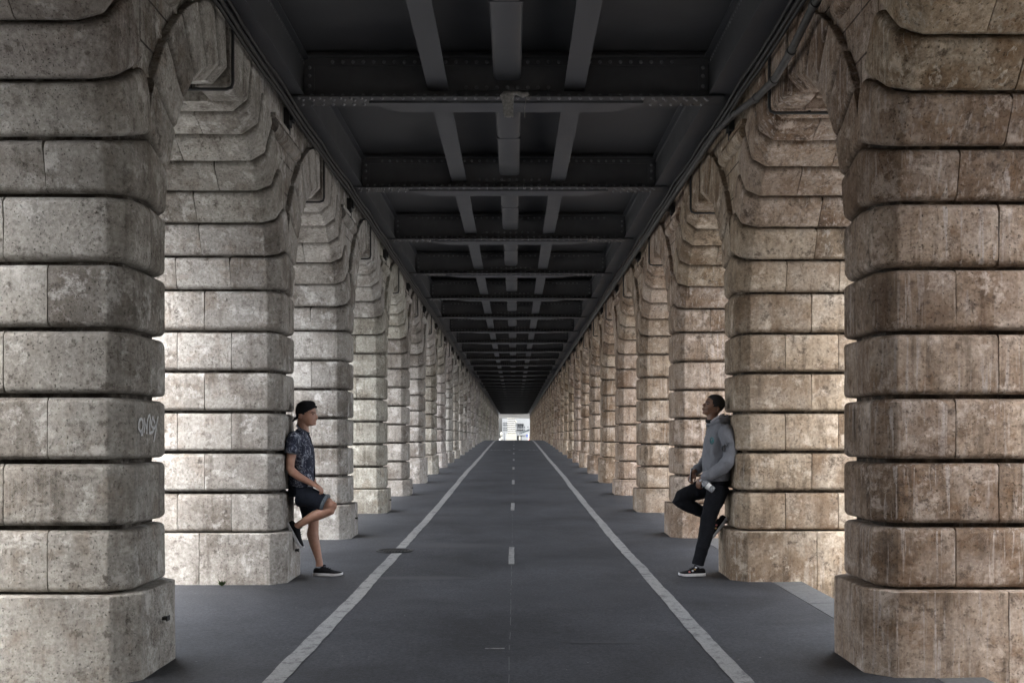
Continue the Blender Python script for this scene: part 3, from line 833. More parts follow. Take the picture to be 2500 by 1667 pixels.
# graffiti
def wallpt(zx,zy,off=.006):
    xs=320+zx/13.07; ys=980+zy/13.07; yw=2500*2.213/(1256-xs); return Vector((-2.213+off,yw,CZ+(1068-ys)*yw/2500))
strokes=[[(300,540),(240,590),(210,720),(210,850),(270,960),(330,900),(350,760),(345,620),(300,540)],
 [(392,520),(395,750),(390,1000)],[(400,640),(440,760),(465,860)],
 [(468,1040),(478,820),(490,620),(530,470),(570,430),(585,560),(565,760),(550,1030)],
 [(555,1010),(640,980),(690,930),(680,850),(620,790),(615,700),(650,540),(665,490),(700,600),(735,690)],
 [(700,880),(760,760),(800,640),(835,470)],[(800,640),(765,880),(735,1080),(695,1290)],[(290,960),(300,1100)],[(340,880),(330,1090)]]
mb=MB()
for st in strokes:
    P=[wallpt(*p) for p in st]; Q=[]
    for a,b_ in zip(P,P[1:]):
        for i in range(4): Q.append(a.lerp(b_,i/4))
    Q.append(P[-1])
    v=[];w=.0085
    for i,p in enumerate(Q):
        t=(Q[min(i+1,len(Q)-1)]-Q[max(0,i-1)]).normalized(); nn=Vector((0,-t.z,t.y)); ww=w*(1+.3*mnoise.noise(p*60))
        v+=[p+nn*ww,p-nn*ww]
    mb.add(v,[(2*i,2*i+1,2*i+3,2*i+2) for i in range(len(Q)-1)])
tag(link('graffiti',mb.mesh('graffiti',M['chalk'],0,merge=False)),'faded white scrawled tag on the corridor face of the nearest left pier','graffiti')
# torn sticker on near left plinth chamfer
mb=MB()
cx,cy,cz_=-2.215,5.905,CZ-1.02
for (u,zz,w,h) in ((-.01,0,.05,.010),(.0,.006,.03,.006),(.025,.003,.012,.014),(.005,-.06,.008,.008),(-.035,-.09,.010,.010)):
    v=[]; 
    for du,dz in ((-w/2,-h/2),(w/2,-h/2*.6),(w/2*.9,h/2),(-w/2*.8,h/2*.7)):
        uu=u+du; v.append((cx+uu*.707+.004,cy+uu*.707-.006,cz_+zz+dz))
    mb.add(v,[(0,1,2,3)])
tag(link('sticker',mb.mesh('sticker',M['white'],0)),'torn white sticker remnant on the nearest left plinth','sticker')
# weed
mb=MB()
for i in range(22):
    a=random.uniform(0,6.28); l=random.uniform(.03,.08); c=Vector((-2.72,9.53,gzs(9.5))); d=Vector((math.cos(a)*.7,-abs(math.sin(a))*.7,random.uniform(.6,1.4))).normalized()
    sdv=d.orthogonal().normalized()*.009; m0=c+d*l*.5; e=c+d*l
    mb.add([c,m0+sdv,e,m0-sdv],[(0,1,2,3)])
tag(link('weed',mb.mesh('weed',M['leaf'],0)),'tiny green weed at the foot of the second left pier','plant')
#STAGE2
# ------------------------------------------------------------------ people
def skinmat(name,c1,c2):
    m,nt,b=newmat(name); N=NT(nt); n=N.noise(N.pos(),25,5,.6)
    N.l(N.mix(N.ramp(n,.3,.7),c1,c2),b.inputs['Base Color']); b.inputs['Roughness'].default_value=.5
    b.inputs['Subsurface Weight'].default_value=.06; b.inputs['Subsurface Scale'].default_value=.01
    return m
M['skinA']=skinmat('light_skin',(.42,.235,.165),(.33,.17,.115)); M['skinB']=skinmat('brown_skin',(.20,.105,.062),(.145,.072,.042))
def cloth(name,col,var=.15,scale=60,bump=.5,dist=.004,fold=0):
    m,nt,b=newmat(name); N=NT(nt); P=N.pos(); n=N.noise(P,scale,5,.7); f=N.noise(N.pos((1,1,.6)),9,4,.55,1.2)
    N.l(N.mix(N.ramp(n,.3,.7),tuple(c*(1-var) for c in col),tuple(c*(1+var) for c in col)),b.inputs['Base Color'])
    b.inputs['Roughness'].default_value=.92; b.inputs['Specular IOR Level'].default_value=.2
    b.inputs['Sheen Weight'].default_value=.1 if max(col)>.1 else 0
    h=N.math('ADD',N.math('MULTIPLY',n,.12),f)
    bp=N.n('ShaderNodeBump'); bp.inputs['Strength'].default_value=bump; bp.inputs['Distance'].default_value=.022
    N.l(h,bp.inputs['Height']); N.l(bp.outputs[0],b.inputs['Normal'])
    return m
M['denim']=cloth('dark_denim',(.012,.015,.023),.35,90); M['black_denim']=cloth('black_denim',(.008,.009,.012),.35,90)
M['hoodie']=cloth('grey_marl',(.185,.192,.212),.28,160,.6); M['tee']=cloth('black_tee',(.012,.012,.014))
M['lining']=cloth('white_lining',(.62,.62,.66),.05); M['capm']=cloth('black_cap',(.010,.010,.011),.2,120,.2)
M['cuff']=cloth('pale_denim_cuff',(.085,.10,.115),.6,140,.4)
M['shoe']=cloth('black_shoe',(.007,.007,.008),.3,120,.3); M['sole']=simple('white_sole',(.58,.57,.58),.6,var=.12,scale=30)
M['hairm']=simple('dark_hair',(.010,.008,.007),.75,var=.4,scale=120,bump=.6); M['dark']=simple('dark_feature',(.025,.014,.012),.6)
M['lip']=simple('lip',(.22,.08,.07),.5); M['lipB']=simple('lip_brown',(.13,.055,.045),.5)
def floral():
    m,nt,b=newmat('floral_shirt'); N=NT(nt); P=N.pos()
    v=N.n('ShaderNodeTexVoronoi',feature='DISTANCE_TO_EDGE'); N.l(N.pos((1,1,1)),v.inputs['Vector']); v.inputs['Scale'].default_value=22
    n=N.noise(P,20,5,.72,2.2); n2=N.noise(P,7,3,.6,1.0); f=N.noise(N.pos((1,1,.5)),8,4,.55,1.2)
    col=N.mix(N.ramp(n2,.4,.65),(.012,.016,.036),(.035,.042,.075))
    pet=N.math('MULTIPLY',N.ramp(n,.50,.57),N.ramp(n2,.40,.52))
    col=N.mix(N.math('MULTIPLY',pet,.8),col,(.42,.45,.52))
    col=N.mix(N.math('MULTIPLY',N.ramp(N.noise(P,24,4,.7,1.),.66,.70),.8),col,(.20,.085,.14))
    N.l(col,b.inputs['Base Color']); b.inputs['Roughness'].default_value=.85
    bp=N.n('ShaderNodeBump'); bp.inputs['Strength'].default_value=.6; bp.inputs['Distance'].default_value=.02
    N.l(f,bp.inputs['Height']); N.l(bp.outputs[0],b.inputs['Normal'])
    return m
M['floral']=floral()

def remeshed(name,mb,mat,parent,vox=.007,smooth=2,fold=0,fs=9.0,fd=(1,1,1)):
    me=mb.mesh(name+'_src',mat,0,merge=True); o=bpy.data.objects.new(name,me); COL.objects.link(o)
    r=o.modifiers.new('r','REMESH'); r.mode='VOXEL'; r.voxel_size=vox; r.use_smooth_shade=True
    if smooth:
        s=o.modifiers.new('s','SMOOTH'); s.iterations=smooth; s.factor=.5
    dg=bpy.context.evaluated_depsgraph_get(); dg.update()
    ne=bpy.data.meshes.new_from_object(o.evaluated_get(dg)); ne.name=name
    ne.materials.clear(); ne.materials.append(mat)
    if fold:
        for v in ne.vertices:
            p=v.co; q=Vector((p.x*fd[0],p.y*fd[1],p.z*fd[2]))
            a=mnoise.noise(q*fs+Vector((3,1,4)))
            v.co=p+v.normal*fold*(1-abs(a)*3.2)*.5+v.normal*fold*.4*mnoise.noise(q*fs*2.3)
    ne.shade_smooth()
    bpy.data.objects.remove(o); o=bpy.data.objects.new(name,ne); COL.objects.link(o)
    if parent: 
        o.parent=parent; o.matrix_parent_inverse=parent.matrix_world.inverted()
    return o
def child(name,mb,mat,parent,smooth=40):
    o=link(name,mb.mesh(name,mat,smooth)); o.parent=parent; o.matrix_parent_inverse=parent.matrix_world.inverted(); return o

def head_rings(prof,P,fwd,n=28,grow=0.0,shrink=.0):
    """prof rows: (y, xfront, xback, halfwidth m). P(x,y,lat)->world"""
    rings=[]
    for (y,xf,xb,w) in prof:
        ring=[]; xm=(xf+xb)/2; h=(xf-xb)/2
        for k in range(n):
            a=2*math.pi*k/n; ca,sa=math.cos(a),math.sin(a)
            fx=math.copysign(abs(ca)**.85,ca); nar=1-.22*max(0,ca)**2
            g=1+grow
            ring.append(P(xm+h*fx*g, y, w*sa*nar*g))
        rings.append(ring)
    return rings
def loft(mb,rings,keep=None,cap=True):
    n=len(rings[0]); v=[p for r in rings for p in r]; f=[]
    for i in range(len(rings)-1):
        for k in range(n):
            if keep and not keep(i,k): continue
            f.append((i*n+k,i*n+(k+1)%n,(i+1)*n+(k+1)%n,(i+1)*n+k))
    if cap: f.append(tuple(range(n))); f.append(tuple((len(rings)-1)*n+k for k in range(n)))
    mb.add(v,f)
def interp_prof(prof,ys):
    out=[]
    for y in ys:
        for a,b in zip(prof,prof[1:]):
            if a[0]<=y<=b[0]:
                t=(y-a[0])/(b[0]-a[0]); out.append(tuple(a[i]+(b[i]-a[i])*t for i in range(4))); break
    return out
def hand(mb,wr,dirv,up,side,L=.085,curl=.9,thumb=1):
    """palm + five fingers. dirv: along the hand, up: back of hand normal, side: towards the little finger"""
    wr=Vector(wr); d=Vector(dirv).normalized(); u=Vector(up); u=(u-d*u.dot(d)).normalized(); s=d.cross(u)*side
    mb.tube([wr-d*.01,wr+d*.03,wr+d*.06,wr+d*L],[(.016,.026),(.017,.034),(.015,.040),(.011,.038)],n=12,lat=s)
    for i,(o,l) in enumerate(((-.030,.072),(-.010,.080),(.010,.076),(.029,.060))):
        p=wr+d*(L-.008)+s*o; dd=d.copy(); pts=[p]; 
        for seg in (.42,.32,.26):
            ang=curl*(.45 if seg==.42 else .8)*(.85+.12*i)
            dd=(dd*math.cos(ang)-u*math.sin(ang)*1).normalized() if True else dd
            p=p+dd*l*seg; pts.append(p)
            u2=(u-dd*u.dot(dd)); 
            u=u2.normalized() if u2.length>1e-3 else u
        mb.tube(pts,[.0088,.0084,.0078,.0062],n=8)
        u=Vector(up); u=(u-d*u.dot(d)).normalized()
    p=wr+d*.022-s*.030
    mb.tube([p,p+d*.025-s*.020-u*.008,p+d*.048-s*.022-u*.020,p+d*.066-s*.014-u*.028],[.013,.011,.0095,.007],n=8)
def shoe(name,heel,toe,up,lat,w,parent,top=.085,black='shoe',patch=None):
    """heel/toe on the sole underside"""
    heel,toe=Vector(heel),Vector(toe); f=(toe-heel); L=f.length; f/=L; up=Vector(up); up=(up-f*up.dot(f)).normalized(); s=f.cross(up)
    W_=lambda t: w*(.72+.35*math.sin(min(1,t/.75)*math.pi*.62))*(1 if t<.8 else math.sqrt(max(.02,1-((t-.8)/.215)**2)))*(1 if t>.12 else math.sqrt(max(.05,1-((.12-t)/.14)**2)))
    root=None
    ts=[0,.02,.06,.12,.2,.3,.4,.5,.6,.7,.8,.87,.93,.97,1]
    curve=lambda t: .010*max(0,(t-.75)/.25)**2
    mb=MB(); rings=[]
    for t in ts:
        hh=.030-.008*t; w_=W_(t)*1.04; c=heel+f*(L*t)+up*curve(t); ring=[]
        for (a,b_) in ((-1,.1),(-.9,0),(0,0),(.9,0),(1,.1),(1,.9),(.9,1),(0,1),(-.9,1),(-1,.9)): ring.append(c+s*(a*w_)+up*(b_*hh))
        rings.append(ring)
    loft(mb,rings); sole=child('sole',mb,M['sole'],parent,50)
    mb=MB(); rings=[]
    H=[(0,.055),(.02,.062),(.06,.070),(.12,.072),(.2,.066),(.3,top+.004),(.4,top-.004),(.5,.072),(.6,.060),(.7,.050),(.8,.043),(.87,.037),(.93,.030),(.97,.022),(1,.012)]
    for t,h in H:
        w_=W_(t)*.98; c=heel+f*(L*(.008+t*.984))+up*(curve(t)+.020-.006*t); ring=[]
        for k in range(16):
            a=math.pi*2*k/16; x=math.cos(a); z=math.sin(a)
            wid=1-.42*max(0,z)**1.3*(1 if t<.85 else .5)
            ring.append(c+s*(x*w_*wid)+up*((z*.5+.5)*(h-.012)))
        rings.append(ring)
    loft(mb,rings); u=remeshed('upper',mb,M[black],parent,.006,1)
    mb=MB()
    for t in (.34,.42,.50,.57):
        h=dict(H).get(round(t,1),.07); c=heel+f*(L*t)+up*(.012+(top+.008)*(1-(t-.3)*1.25))
        mb.tube([c-s*.022-up*.006,c+up*.002,c+s*.022-up*.006],.0035,n=6)
    c=heel+f*(L*.36)+up*(top+.016)
    for q in (-1,1): mb.ell(c+s*.012*q+f*.004,.014,.009,.007,8,6)
    child('laces',mb,M['tee'],parent,60)
    if patch:
        mb=MB(); k=0
        for (t,z,col) in patch:
            c=heel+f*(L*t)+up*z+s*(W_(t)*.90)*patch_side
            mb.ell(c,.012,.006,.009,8,6,mi=col)
        child('flower_print',mb,[M['gold'],M['pink'],M['lining']],parent,60)
    return u
patch_side=1
M['gold']=simple('gold_print',(.45,.28,.08),.7); M['pink']=simple('pink_print',(.5,.16,.15),.7)
V=Vector
def person_root(label,loc):
    o=link('person',None,loc=loc); tag(o,label,'person'); bpy.context.view_layer.update(); return o

# ---- man in the cap on the left, facing right
DA=10.12
def PA(cx,cy,dy=0.0):
    d=DA+dy; xs=660+cx/3.267; ys=950+cy/3.267; return V(((xs-1256)/2500*DA, d, CZ+(1068-ys)/2500*DA))
def HA(zx,zy,lat=0.0):
    xs=690+zx/13.06; ys=960+zy/13.06; return V(((xs-1256)/2500*DA, DA-.0-lat, CZ+(1068-ys)/2500*DA))
A=person_root('young man in backward black cap, floral shirt and dark shorts leaning on a left pier',(-1.95,DA,gzs(DA)))
body=MB()
Y=(0,1,0)
# neck and head
profA=[(262,640,900,.030),(300,1, 1,1)]
profA=[(250,930,700,.030),(300,985,560,.052),(380,1020,490,.068),(460,1040,455,.075),(540,1056,445,.078),(590,1066,443,.079),(620,1064,445,.078),(655,1046,448,.077),
 (700,1056,455,.076),(760,1060,470,.074),(820,1058,500,.070),(850,1062,520,.067),(880,1052,545,.064),(910,1056,580,.060),(940,1048,620,.056),(985,1046,680,.050),(1015,1010,740,.042),(1035,950,800,.030)]
loft(body,head_rings(profA,HA,1))
body.tube([HA(1050,640,0),HA(1072,700,0),HA(1092,760,0),HA(1098,795,0),HA(1062,830,0)],[.006,.0085,.012,.0125,.008],n=8)
for q in (-1,1): body.ell(HA(1070,805,q*.013),.010,.009,.007,8,6)
body.ell(HA(1052,862,0),.010,.022,.006,10,6); body.ell(HA(1048,905,0),.009,.020,.006,10,6); body.ell(HA(1030,975,0),.014,.02,.014,10,8)
for q in (-1,1):                                                     # ears
    body.ell(HA(615,740,q*.080),.016,.008,.028,10,8); body.ell(HA(600,700,q*.084),.012,.006,.014,8,6)
    body.ell(HA(830,800,q*.050),.035,.02,.03,10,8)                   # cheek
body.tube([PA(262,345),PA(262,310),PA(258,270),PA(262,235)],[(.060,.066),(.054,.058),(.055,.057),(.055,.06)],n=16,lat=Y)
body.tube([PA(245,365),PA(248,345)],[(.08,.15),(.06,.09)],n=16,lat=Y)
body.tube([PA(240,380),PA(238,450),PA(248,600),PA(250,780)],[(.08,.17),(.09,.17),(.09,.15),(.10,.15)],n=16,lat=Y)
# near arm
body.tube([PA(215,400,-.17),PA(208,500,-.21),PA(202,570,-.235),PA(200,625,-.24)],[.055,.049,.043,.041],n=14)
body.tube([PA(196,615,-.24),PA(215,650,-.235),PA(265,690,-.215),PA(330,728,-.185),PA(372,752,-.17)],[.041,.043,.038,.029,(.021,.028)],n=14)
hand(body,PA(372,752,-.17),PA(425,785,-.16)-PA(372,752,-.17),V((.5,-.35,.9)),1,L=.075,curl=.75)
# far arm
body.tube([PA(230,400,.17),PA(235,520,.22),PA(240,610,.23)],[.055,.047,.041],n=12)
body.tube([PA(240,610,.23),PA(290,690,.2),PA(325,745,.15)],[.041,.036,.026],n=12)
hand(body,PA(325,745,.15),PA(375,800,.13)-PA(325,745,.15),V((.4,.3,.9)),-1,L=.075,curl=.6)
# pelvis, legs
body.tube([PA(245,780),PA(242,830)],[(.10,.15),(.10,.15)],n=16,lat=Y)
body.tube([PA(232,840,-.09),PA(340,865,-.10),PA(430,893,-.105),PA(495,915,-.11)],[.085,.078,.066,.058],n=16)
body.tube([PA(470,905,-.11),PA(508,925,-.11),PA(500,950,-.11),PA(440,975,-.11),PA(370,1003,-.11),PA(300,1040,-.11),PA(250,1070,-.11),PA(225,1090,-.11)],[.050,.055,.053,.056,.053,.040,.033,.036],n=16)
body.ell(PA(525,925,-.11),.026,.035,.04,12,8)
body.tube([PA(262,850,.08),PA(300,960,.085),PA(330,1055,.09),PA(330,1090,.09),PA(322,1160,.09),PA(340,1240,.09),PA(362,1320,.09),PA(376,1380,.09),PA(378,1420,.09)],[.085,.070,.055,.052,.060,.052,.040,.034,.038],n=16)
bodyo=remeshed('body',body,M['skinA'],A,.0055,2)
# face features
mb=MB()
for q in (-1,1):
    mb.ell(HA(985,668,q*.040),.012,.012,.0045,10,6)
    mb.tube([HA(925,628,q*.060),HA(985,605,q*.050),HA(1048,622,q*.026)],[.0030,.0048,.004],n=6)
    mb.ell(HA(1055,808,q*.011),.005,.004,.003,6,5)
mb.tube([HA(960,868,-.045),HA(1010,878,-.030),HA(1058,880,0),HA(1010,878,.030),HA(960,868,.045)],.0022,n=6)
mb.ell(HA(650,745,-.086),.006,.004,.010,8,6)
child('face_marks',mb,M['dark'],A)
mb=MB(); mb.tube([HA(1000,893,-.028),HA(1055,893,-.008),HA(1055,893,.008),HA(1000,893,.028)],.0042,n=6); child('lips',mb,M['lip'],A)
# hair below the cap at the nape and temples
mb=MB(); ysr=[440+i*20 for i in range(24)]; pr=interp_prof(profA,ysr)
rg=head_rings(pr,HA,1,n=36,grow=.035)
def keepA(i,k):
    a=2*math.pi*(k+.5)/36; y=ysr[i]; ca=math.cos(a); x=(pr[i][1]+pr[i][2])/2+(pr[i][1]-pr[i][2])/2*ca
    lim=760-(y-600)*.45 if y<730 else 560
    return x<lim and y<880 and not (y>650 and 545<x<700)
loft(mb,rg,keepA,cap=False)
ho=child('hair',mb,M['hairm'],A); ho.modifiers.new('t','SOLIDIFY').thickness=.004
# cap
mb=MB(); profC=[(225,860,740,.020),(238,950,640,.045),(275,1000,560,.064),(340,1030,470,.078),(430,1056,432,.087),(520,1060,420,.090),(600,1060,416,.090),(660,1050,425,.088),(740,1050,440,.086),(800,1050,460,.082)]
ysr=[225,238,255,275,305,340,380,410,440,460]+[480+i*20 for i in range(17)]; pr=interp_prof(profC,ysr); rg=head_rings(pr,HA,1,n=40,grow=.02)
def keepC(i,k):
    a=2*math.pi*(k+.5)/40; y=ysr[i]; ca=math.cos(a); x=(pr[i][1]+pr[i][2])/2+(pr[i][1]-pr[i][2])/2*ca
    return y < 700-max(0,(x-600))*.56 and not (y>640 and x>560) or x<545 and y<770
loft(mb,rg,keepC,cap=True); mb.f=[f for f in mb.f if not (len(f)>4 and min(f)>100)]
c=child('cap',mb,M['capm'],A); c.modifiers.new('t','SOLIDIFY').thickness=.005
mb=MB()
v=[];n=14
for j,(x,y,w) in enumerate(((520,740,.070),(440,790,.078),(375,845,.066),(325,885,.040),(312,900,.010))):
    for k in range(n+1):
        u=-1+2*k/n; v.append(HA(x+abs(u)**2*26,y-abs(u)**2*34,w*u))
mb.add(v,[(j*(n+1)+k,j*(n+1)+k+1,(j+1)*(n+1)+k+1,(j+1)*(n+1)+k) for j in range(4) for k in range(n)])
o=link('bill',mb.mesh('bill',M['capm'],60)); o.parent=c; o.matrix_parent_inverse=c.matrix_world.inverted(); o.modifiers.new('t','SOLIDIFY').thickness=.006
mb=MB()
mb.tube([HA(1035,445,.045),HA(1062,432,.0),HA(1035,445,-.045)],[(.012,.006)]*3,n=8); mb.ell(HA(1000,345,0),.016,.03,.014,10,8); mb.ell(HA(1066,425,.0),.010,.014,.010,8,6)
o=link('strap',mb.mesh('strap',M['capm'],60)); o.parent=c; o.matrix_parent_inverse=c.matrix_world.inverted()
# shirt
mb=MB()
mb.tube([PA(256,322),PA(250,345),PA(243,372),PA(238,405),PA(243,460),PA(250,530),PA(251,610),PA(250,700),PA(240,770)],
 [(.050,.075),(.068,.115),(.088,.165),(.102,.190),(.115,.185),(.123,.178),(.125,.172),(.126,.172),(.117,.176)],n=28,lat=Y)
for q,dx in ((-1,0),(1,14)):
    mb.tube([PA(222+dx,375,q*.145),PA(216+dx,410,q*.19),PA(212+dx,455,q*.215),PA(209+dx,506,q*.228)],[.068,.070,.064,.061],n=18)
sh=remeshed('shirt',mb,M['floral'],A,.007,2,fold=.011,fs=9,fd=(1,1,.7))
mb=MB()                                                             # collar, placket, sleeve hem
mb.tube([PA(222,285,0),PA(228,300,-.062),PA(262,318,-.072),PA(290,335,-.045),PA(302,345,-.01)],[(.020,.006)]*5,n=8,lat=None)
mb.tube([PA(222,285,0),PA(228,300,.062),PA(262,318,.072),PA(290,335,.045),PA(302,345,.01)],[(.020,.006)]*5,n=8,lat=None)
o=link('collar',mb.mesh('collar',M['floral'],60)); o.parent=sh; 
mb=MB(); mb.tube([PA(302,345),PA(325,410),PA(343,500),PA(352,600),PA(354,690),PA(345,735)],.006,n=6); o=link('placket',mb.mesh('placket',M['tee'],60)); o.parent=sh
mb=MB()
for q,dx in ((-1,0),(1,14)):
    t0=PA(209+dx,506,q*.228); ring=[]; 
    pts=[t0+V((.062*math.cos(a),.062*math.sin(a)*.9,.010*math.cos(a)*-1)) for a in [2*math.pi*k/20 for k in range(21)]]
    mb.tube(pts,.0045,n=6)
o=link('sleeve_hem',mb.mesh('sleeve_hem',M['cuff'],60)); o.parent=sh
# shorts
mb=MB()
mb.tube([PA(243,745),PA(243,790),PA(240,850)],[(.106,.162),(.118,.172),(.112,.165)],n=24,lat=Y)
mb.tube([PA(235,845,-.085),PA(290,850,-.09),PA(360,868,-.10),PA(415,888,-.105),PA(446,898,-.108)],[.105,.102,.093,.084,.081],n=24)
mb.tube([PA(262,840,.085),PA(285,920,.085),PA(300,985,.088),PA(308,1025,.09)],[.105,.095,.086,.084],n=24)
sho=remeshed('shorts',mb,M['denim'],A,.007,2,fold=.007,fs=9)
mb=MB(); a=PA(440,893,-.108); b_=PA(463,903,-.11); mb.tube([a,a.lerp(b_,.3),b_],[.086,.090,.086],n=28)
o=link('cuff',mb.mesh('cuff',M['cuff'],60)); o.parent=sho
mb=MB(); mb.ell(PA(338,764,-.115),.024,.010,.009,10,6); o=link('shirt_tail',mb.mesh('shirt_tail',M['lining'],60)); o.parent=sho
# shoes
fs1=link('shoe',None,loc=tuple(PA(200,1150,-.11))); fs1.parent=A; fs1.matrix_parent_inverse=A.matrix_world.inverted(); bpy.context.view_layer.update()
shoe('shoe',PA(147,1062,-.11),PA(266,1262,-.11),(PA(300,1050)-PA(180,1130)),Y,.046,fs1)
fs2=link('shoe',None,loc=tuple(PA(380,1478,.09))); fs2.parent=A; fs2.matrix_parent_inverse=A.matrix_world.inverted(); bpy.context.view_layer.update()
h=PA(328,1480,.09); t=PA(566,1480,.09); gzz=gzs(DA+.09); h.z=gzz+.001; t.z=gzz+.001
shoe('shoe',h,t,(0,0,1),Y,.046,fs2)

# ---- man in the hoodie on the right, facing left
DB=10.28
def PB(cx,cy,dy=0.0):
    xs=1620+(cx-22)/3.267; ys=940+cy/3.267; return V(((xs-1256)/2500*DB, DB+dy, CZ+(1068-ys)/2500*DB))
def HB(zx,zy,lat=0.0):
    xs=1683.3+zx/12.06; ys=950+zy/12.06; return V(((xs-1256)/2500*DB, DB-lat, CZ+(1068-ys)/2500*DB))
B=person_root('young man in grey hoodie and black jeans leaning on a right pier holding a bottle',(1.95,DB,gzs(DB)))
body=MB()
profB=[(160,700,790,.02),(172,640,850,.042),(205,590,925,.062),(250,548,968,.073),(300,505,1003,.078),(345,480,1026,.080),(378,462,1036,.080),(405,462,1040,.079),(432,470,1044,.078),
 (470,450,1045,.076),(510,425,1036,.073),(540,402,1022,.070),(562,392,1008,.067),(585,402,992,.065),(605,396,975,.062),(630,404,950,.060),(670,404,905,.055),(705,408,868,.050),(740,432,820,.043),(765,470,760,.033)]
profB=[(y,xf,xb,w) for (y,xf,xb,w) in profB]
loft(body,head_rings(profB,HB,-1))
body.tube([HB(470,400),HB(448,425),HB(418,450),HB(404,470),HB(425,495)],[.006,.008,.0115,.013,.008],n=8)
for q in (-1,1): body.ell(HB(425,482,q*.013),.010,.009,.007,8,6)
body.ell(HB(396,556,0),.012,.024,.008,10,6); body.ell(HB(402,598,0),.011,.022,.007,10,6); body.ell(HB(418,690,0),.014,.022,.016,10,8)
for q in (-1,1):
    body.ell(HB(800,600,q*.080),.015,.008,.026,10,8); body.ell(HB(815,575,q*.084),.011,.006,.013,8,6)
    body.ell(HB(580,560,q*.045),.035,.02,.03,10,8)
body.tube([HB(700,1010),HB(670,900),HB(665,800),HB(690,700)],[(.060,.062),(.054,.058),(.053,.057),(.055,.06)],n=16,lat=Y)
body.tube([PB(455,330),PB(455,400),PB(450,600),PB(450,790)],[(.08,.15),(.1,.17),(.1,.15),(.10,.15)],n=16,lat=Y)
body.tube([PB(485,380,-.18),PB(500,590,-.25)],[.055,.042],n=12); body.tube([PB(500,590,-.25),PB(400,680,-.2),PB(298,738,-.15)],[.042,.038,.026],n=12)
hand(body,PB(300,738,-.15),PB(278,790,-.14)-PB(300,738,-.15),V((-.8,-.4,.2)),-1,L=.07,curl=.95)
body.tube([PB(460,380,.18),PB(420,590,.23)],[.055,.042],n=12); body.tube([PB(420,590,.23),PB(330,660,.16),PB(272,700,.08)],[.042,.036,.026],n=12)
hand(body,PB(272,700,.08),PB(240,745,.05)-PB(272,700,.08),V((-.7,-.5,.4)),1,L=.07,curl=.9)
body.tube([PB(450,790),PB(440,840)],[(.10,.15),(.10,.15)],n=16,lat=Y)
body.tube([PB(445,810,-.085),PB(365,1050,-.09),PB(295,1380,-.09),PB(285,1420,-.09)],[.08,.05,.035,.035],n=12)
body.tube([PB(420,810,.085),PB(160,905,.09),PB(420,1055,.09),PB(455,1080,.09)],[.08,.05,.035,.035],n=12)
remeshed('body',body,M['skinB'],B,.0055,2)
mb=MB()
for q in (-1,1):
    mb.ell(HB(515,440,q*.040),.013,.012,.0045,10,6)
    mb.tube([HB(570,400,q*.060),HB(525,382,q*.048),HB(482,385,q*.026)],[.003,.0048,.004],n=6)
    mb.ell(HB(432,492,q*.011),.005,.004,.003,6,5)
mb.tube([HB(470,590,-.040),HB(430,582,-.028),HB(394,578,0),HB(430,582,.028)],.0024,n=6)
mb.ell(HB(770,610,-.085),.006,.004,.009,8,6)
child('face_marks',mb,M['dark'],B)
mb=MB(); mb.tube([HB(445,600,-.026),HB(398,602,-.008),HB(398,602,.008),HB(445,600,.026)],.005,n=6); mb.tube([HB(440,562,-.024),HB(390,558,-.008),HB(390,558,.008),HB(440,562,.024)],.004,n=6); child('lips',mb,M['lipB'],B)
mb=MB(); ysr=[160,172,188,205,225]+[245+i*18 for i in range(30)]; pr=interp_prof(profB,ysr)
rg=head_rings(pr,HB,-1,n=40,grow=.03)
rg=[[p+V((.0,0,.003)) for p in r] for r in rg]
def keepB(i,k):
    a=2*math.pi*(k+.5)/40; y=ysr[i]; x=(pr[i][1]+pr[i][2])/2+(pr[i][1]-pr[i][2])/2*math.cos(a)
    if y<235: return x>580+(235-y)*.2-20
    lim=585+(y-235)*.75 if y<345 else 668+(y-345)*.15
    if y>520: lim=745 if y<560 else 850
    return x>lim and y<735
loft(mb,rg,keepB,cap=True); mb.f=[f for f in mb.f if not (len(f)>4 and min(f)>100)]
o=child('hair',mb,M['hairm'],B); o.modifiers.new('t','SOLIDIFY').thickness=.004
# hoodie
mb=MB()
mb.tube([PB(430,300),PB(448,330),PB(460,370),PB(458,430),PB(452,520),PB(445,620),PB(446,700),PB(455,762)],
 [(.075,.09),(.100,.150),(.118,.185),(.134,.198),(.140,.195),(.140,.19),(.134,.185),(.115,.18)],n=28,lat=Y)
mb.tube([PB(485,355,-.15),PB(498,400,-.20),PB(508,470,-.235),PB(510,540,-.25),PB(498,600,-.255),PB(450,655,-.24),PB(390,695,-.205),PB(335,722,-.175),PB(305,738,-.16)],[.072,.078,.076,.072,.070,.062,.052,.046,.036],n=20)
mb.tube([PB(460,355,.15),PB(455,420,.20),PB(440,530,.24),PB(415,595,.235),PB(360,640,.19),PB(310,672,.13),PB(288,688,.10)],[.072,.076,.072,.068,.056,.046,.036],n=20)
mb.tube([PB(372,322,0),PB(400,310,-.075),PB(455,282,-.105),PB(510,268,-.085),PB(540,275,0),PB(510,268,.085),PB(455,282,.105),PB(400,310,.075),PB(372,322,0)],[(.018),(.022),(.030),(.036),(.040),(.036),(.030),(.022),(.018)],n=12)
mb.tube([PB(500,270),PB(545,300),PB(548,345)],[(.035,.08),(.045,.09),(.03,.07)],n=14,lat=Y)
hd=remeshed('hoodie',mb,M['hoodie'],B,.007,2,fold=.018,fs=8,fd=(1,1,.8))
mb=MB(); mb.tube([PB(385,300,-.045),PB(420,275,-.078),PB(465,250,-.078),PB(492,240,-.045),PB(495,240,.0)],[(.012,.006),(.022,.009),(.024,.010),(.022,.01),(.02,.01)],n=10)
mb.tube([PB(378,302,-.02),PB(376,320,-.02)],.006,n=6)
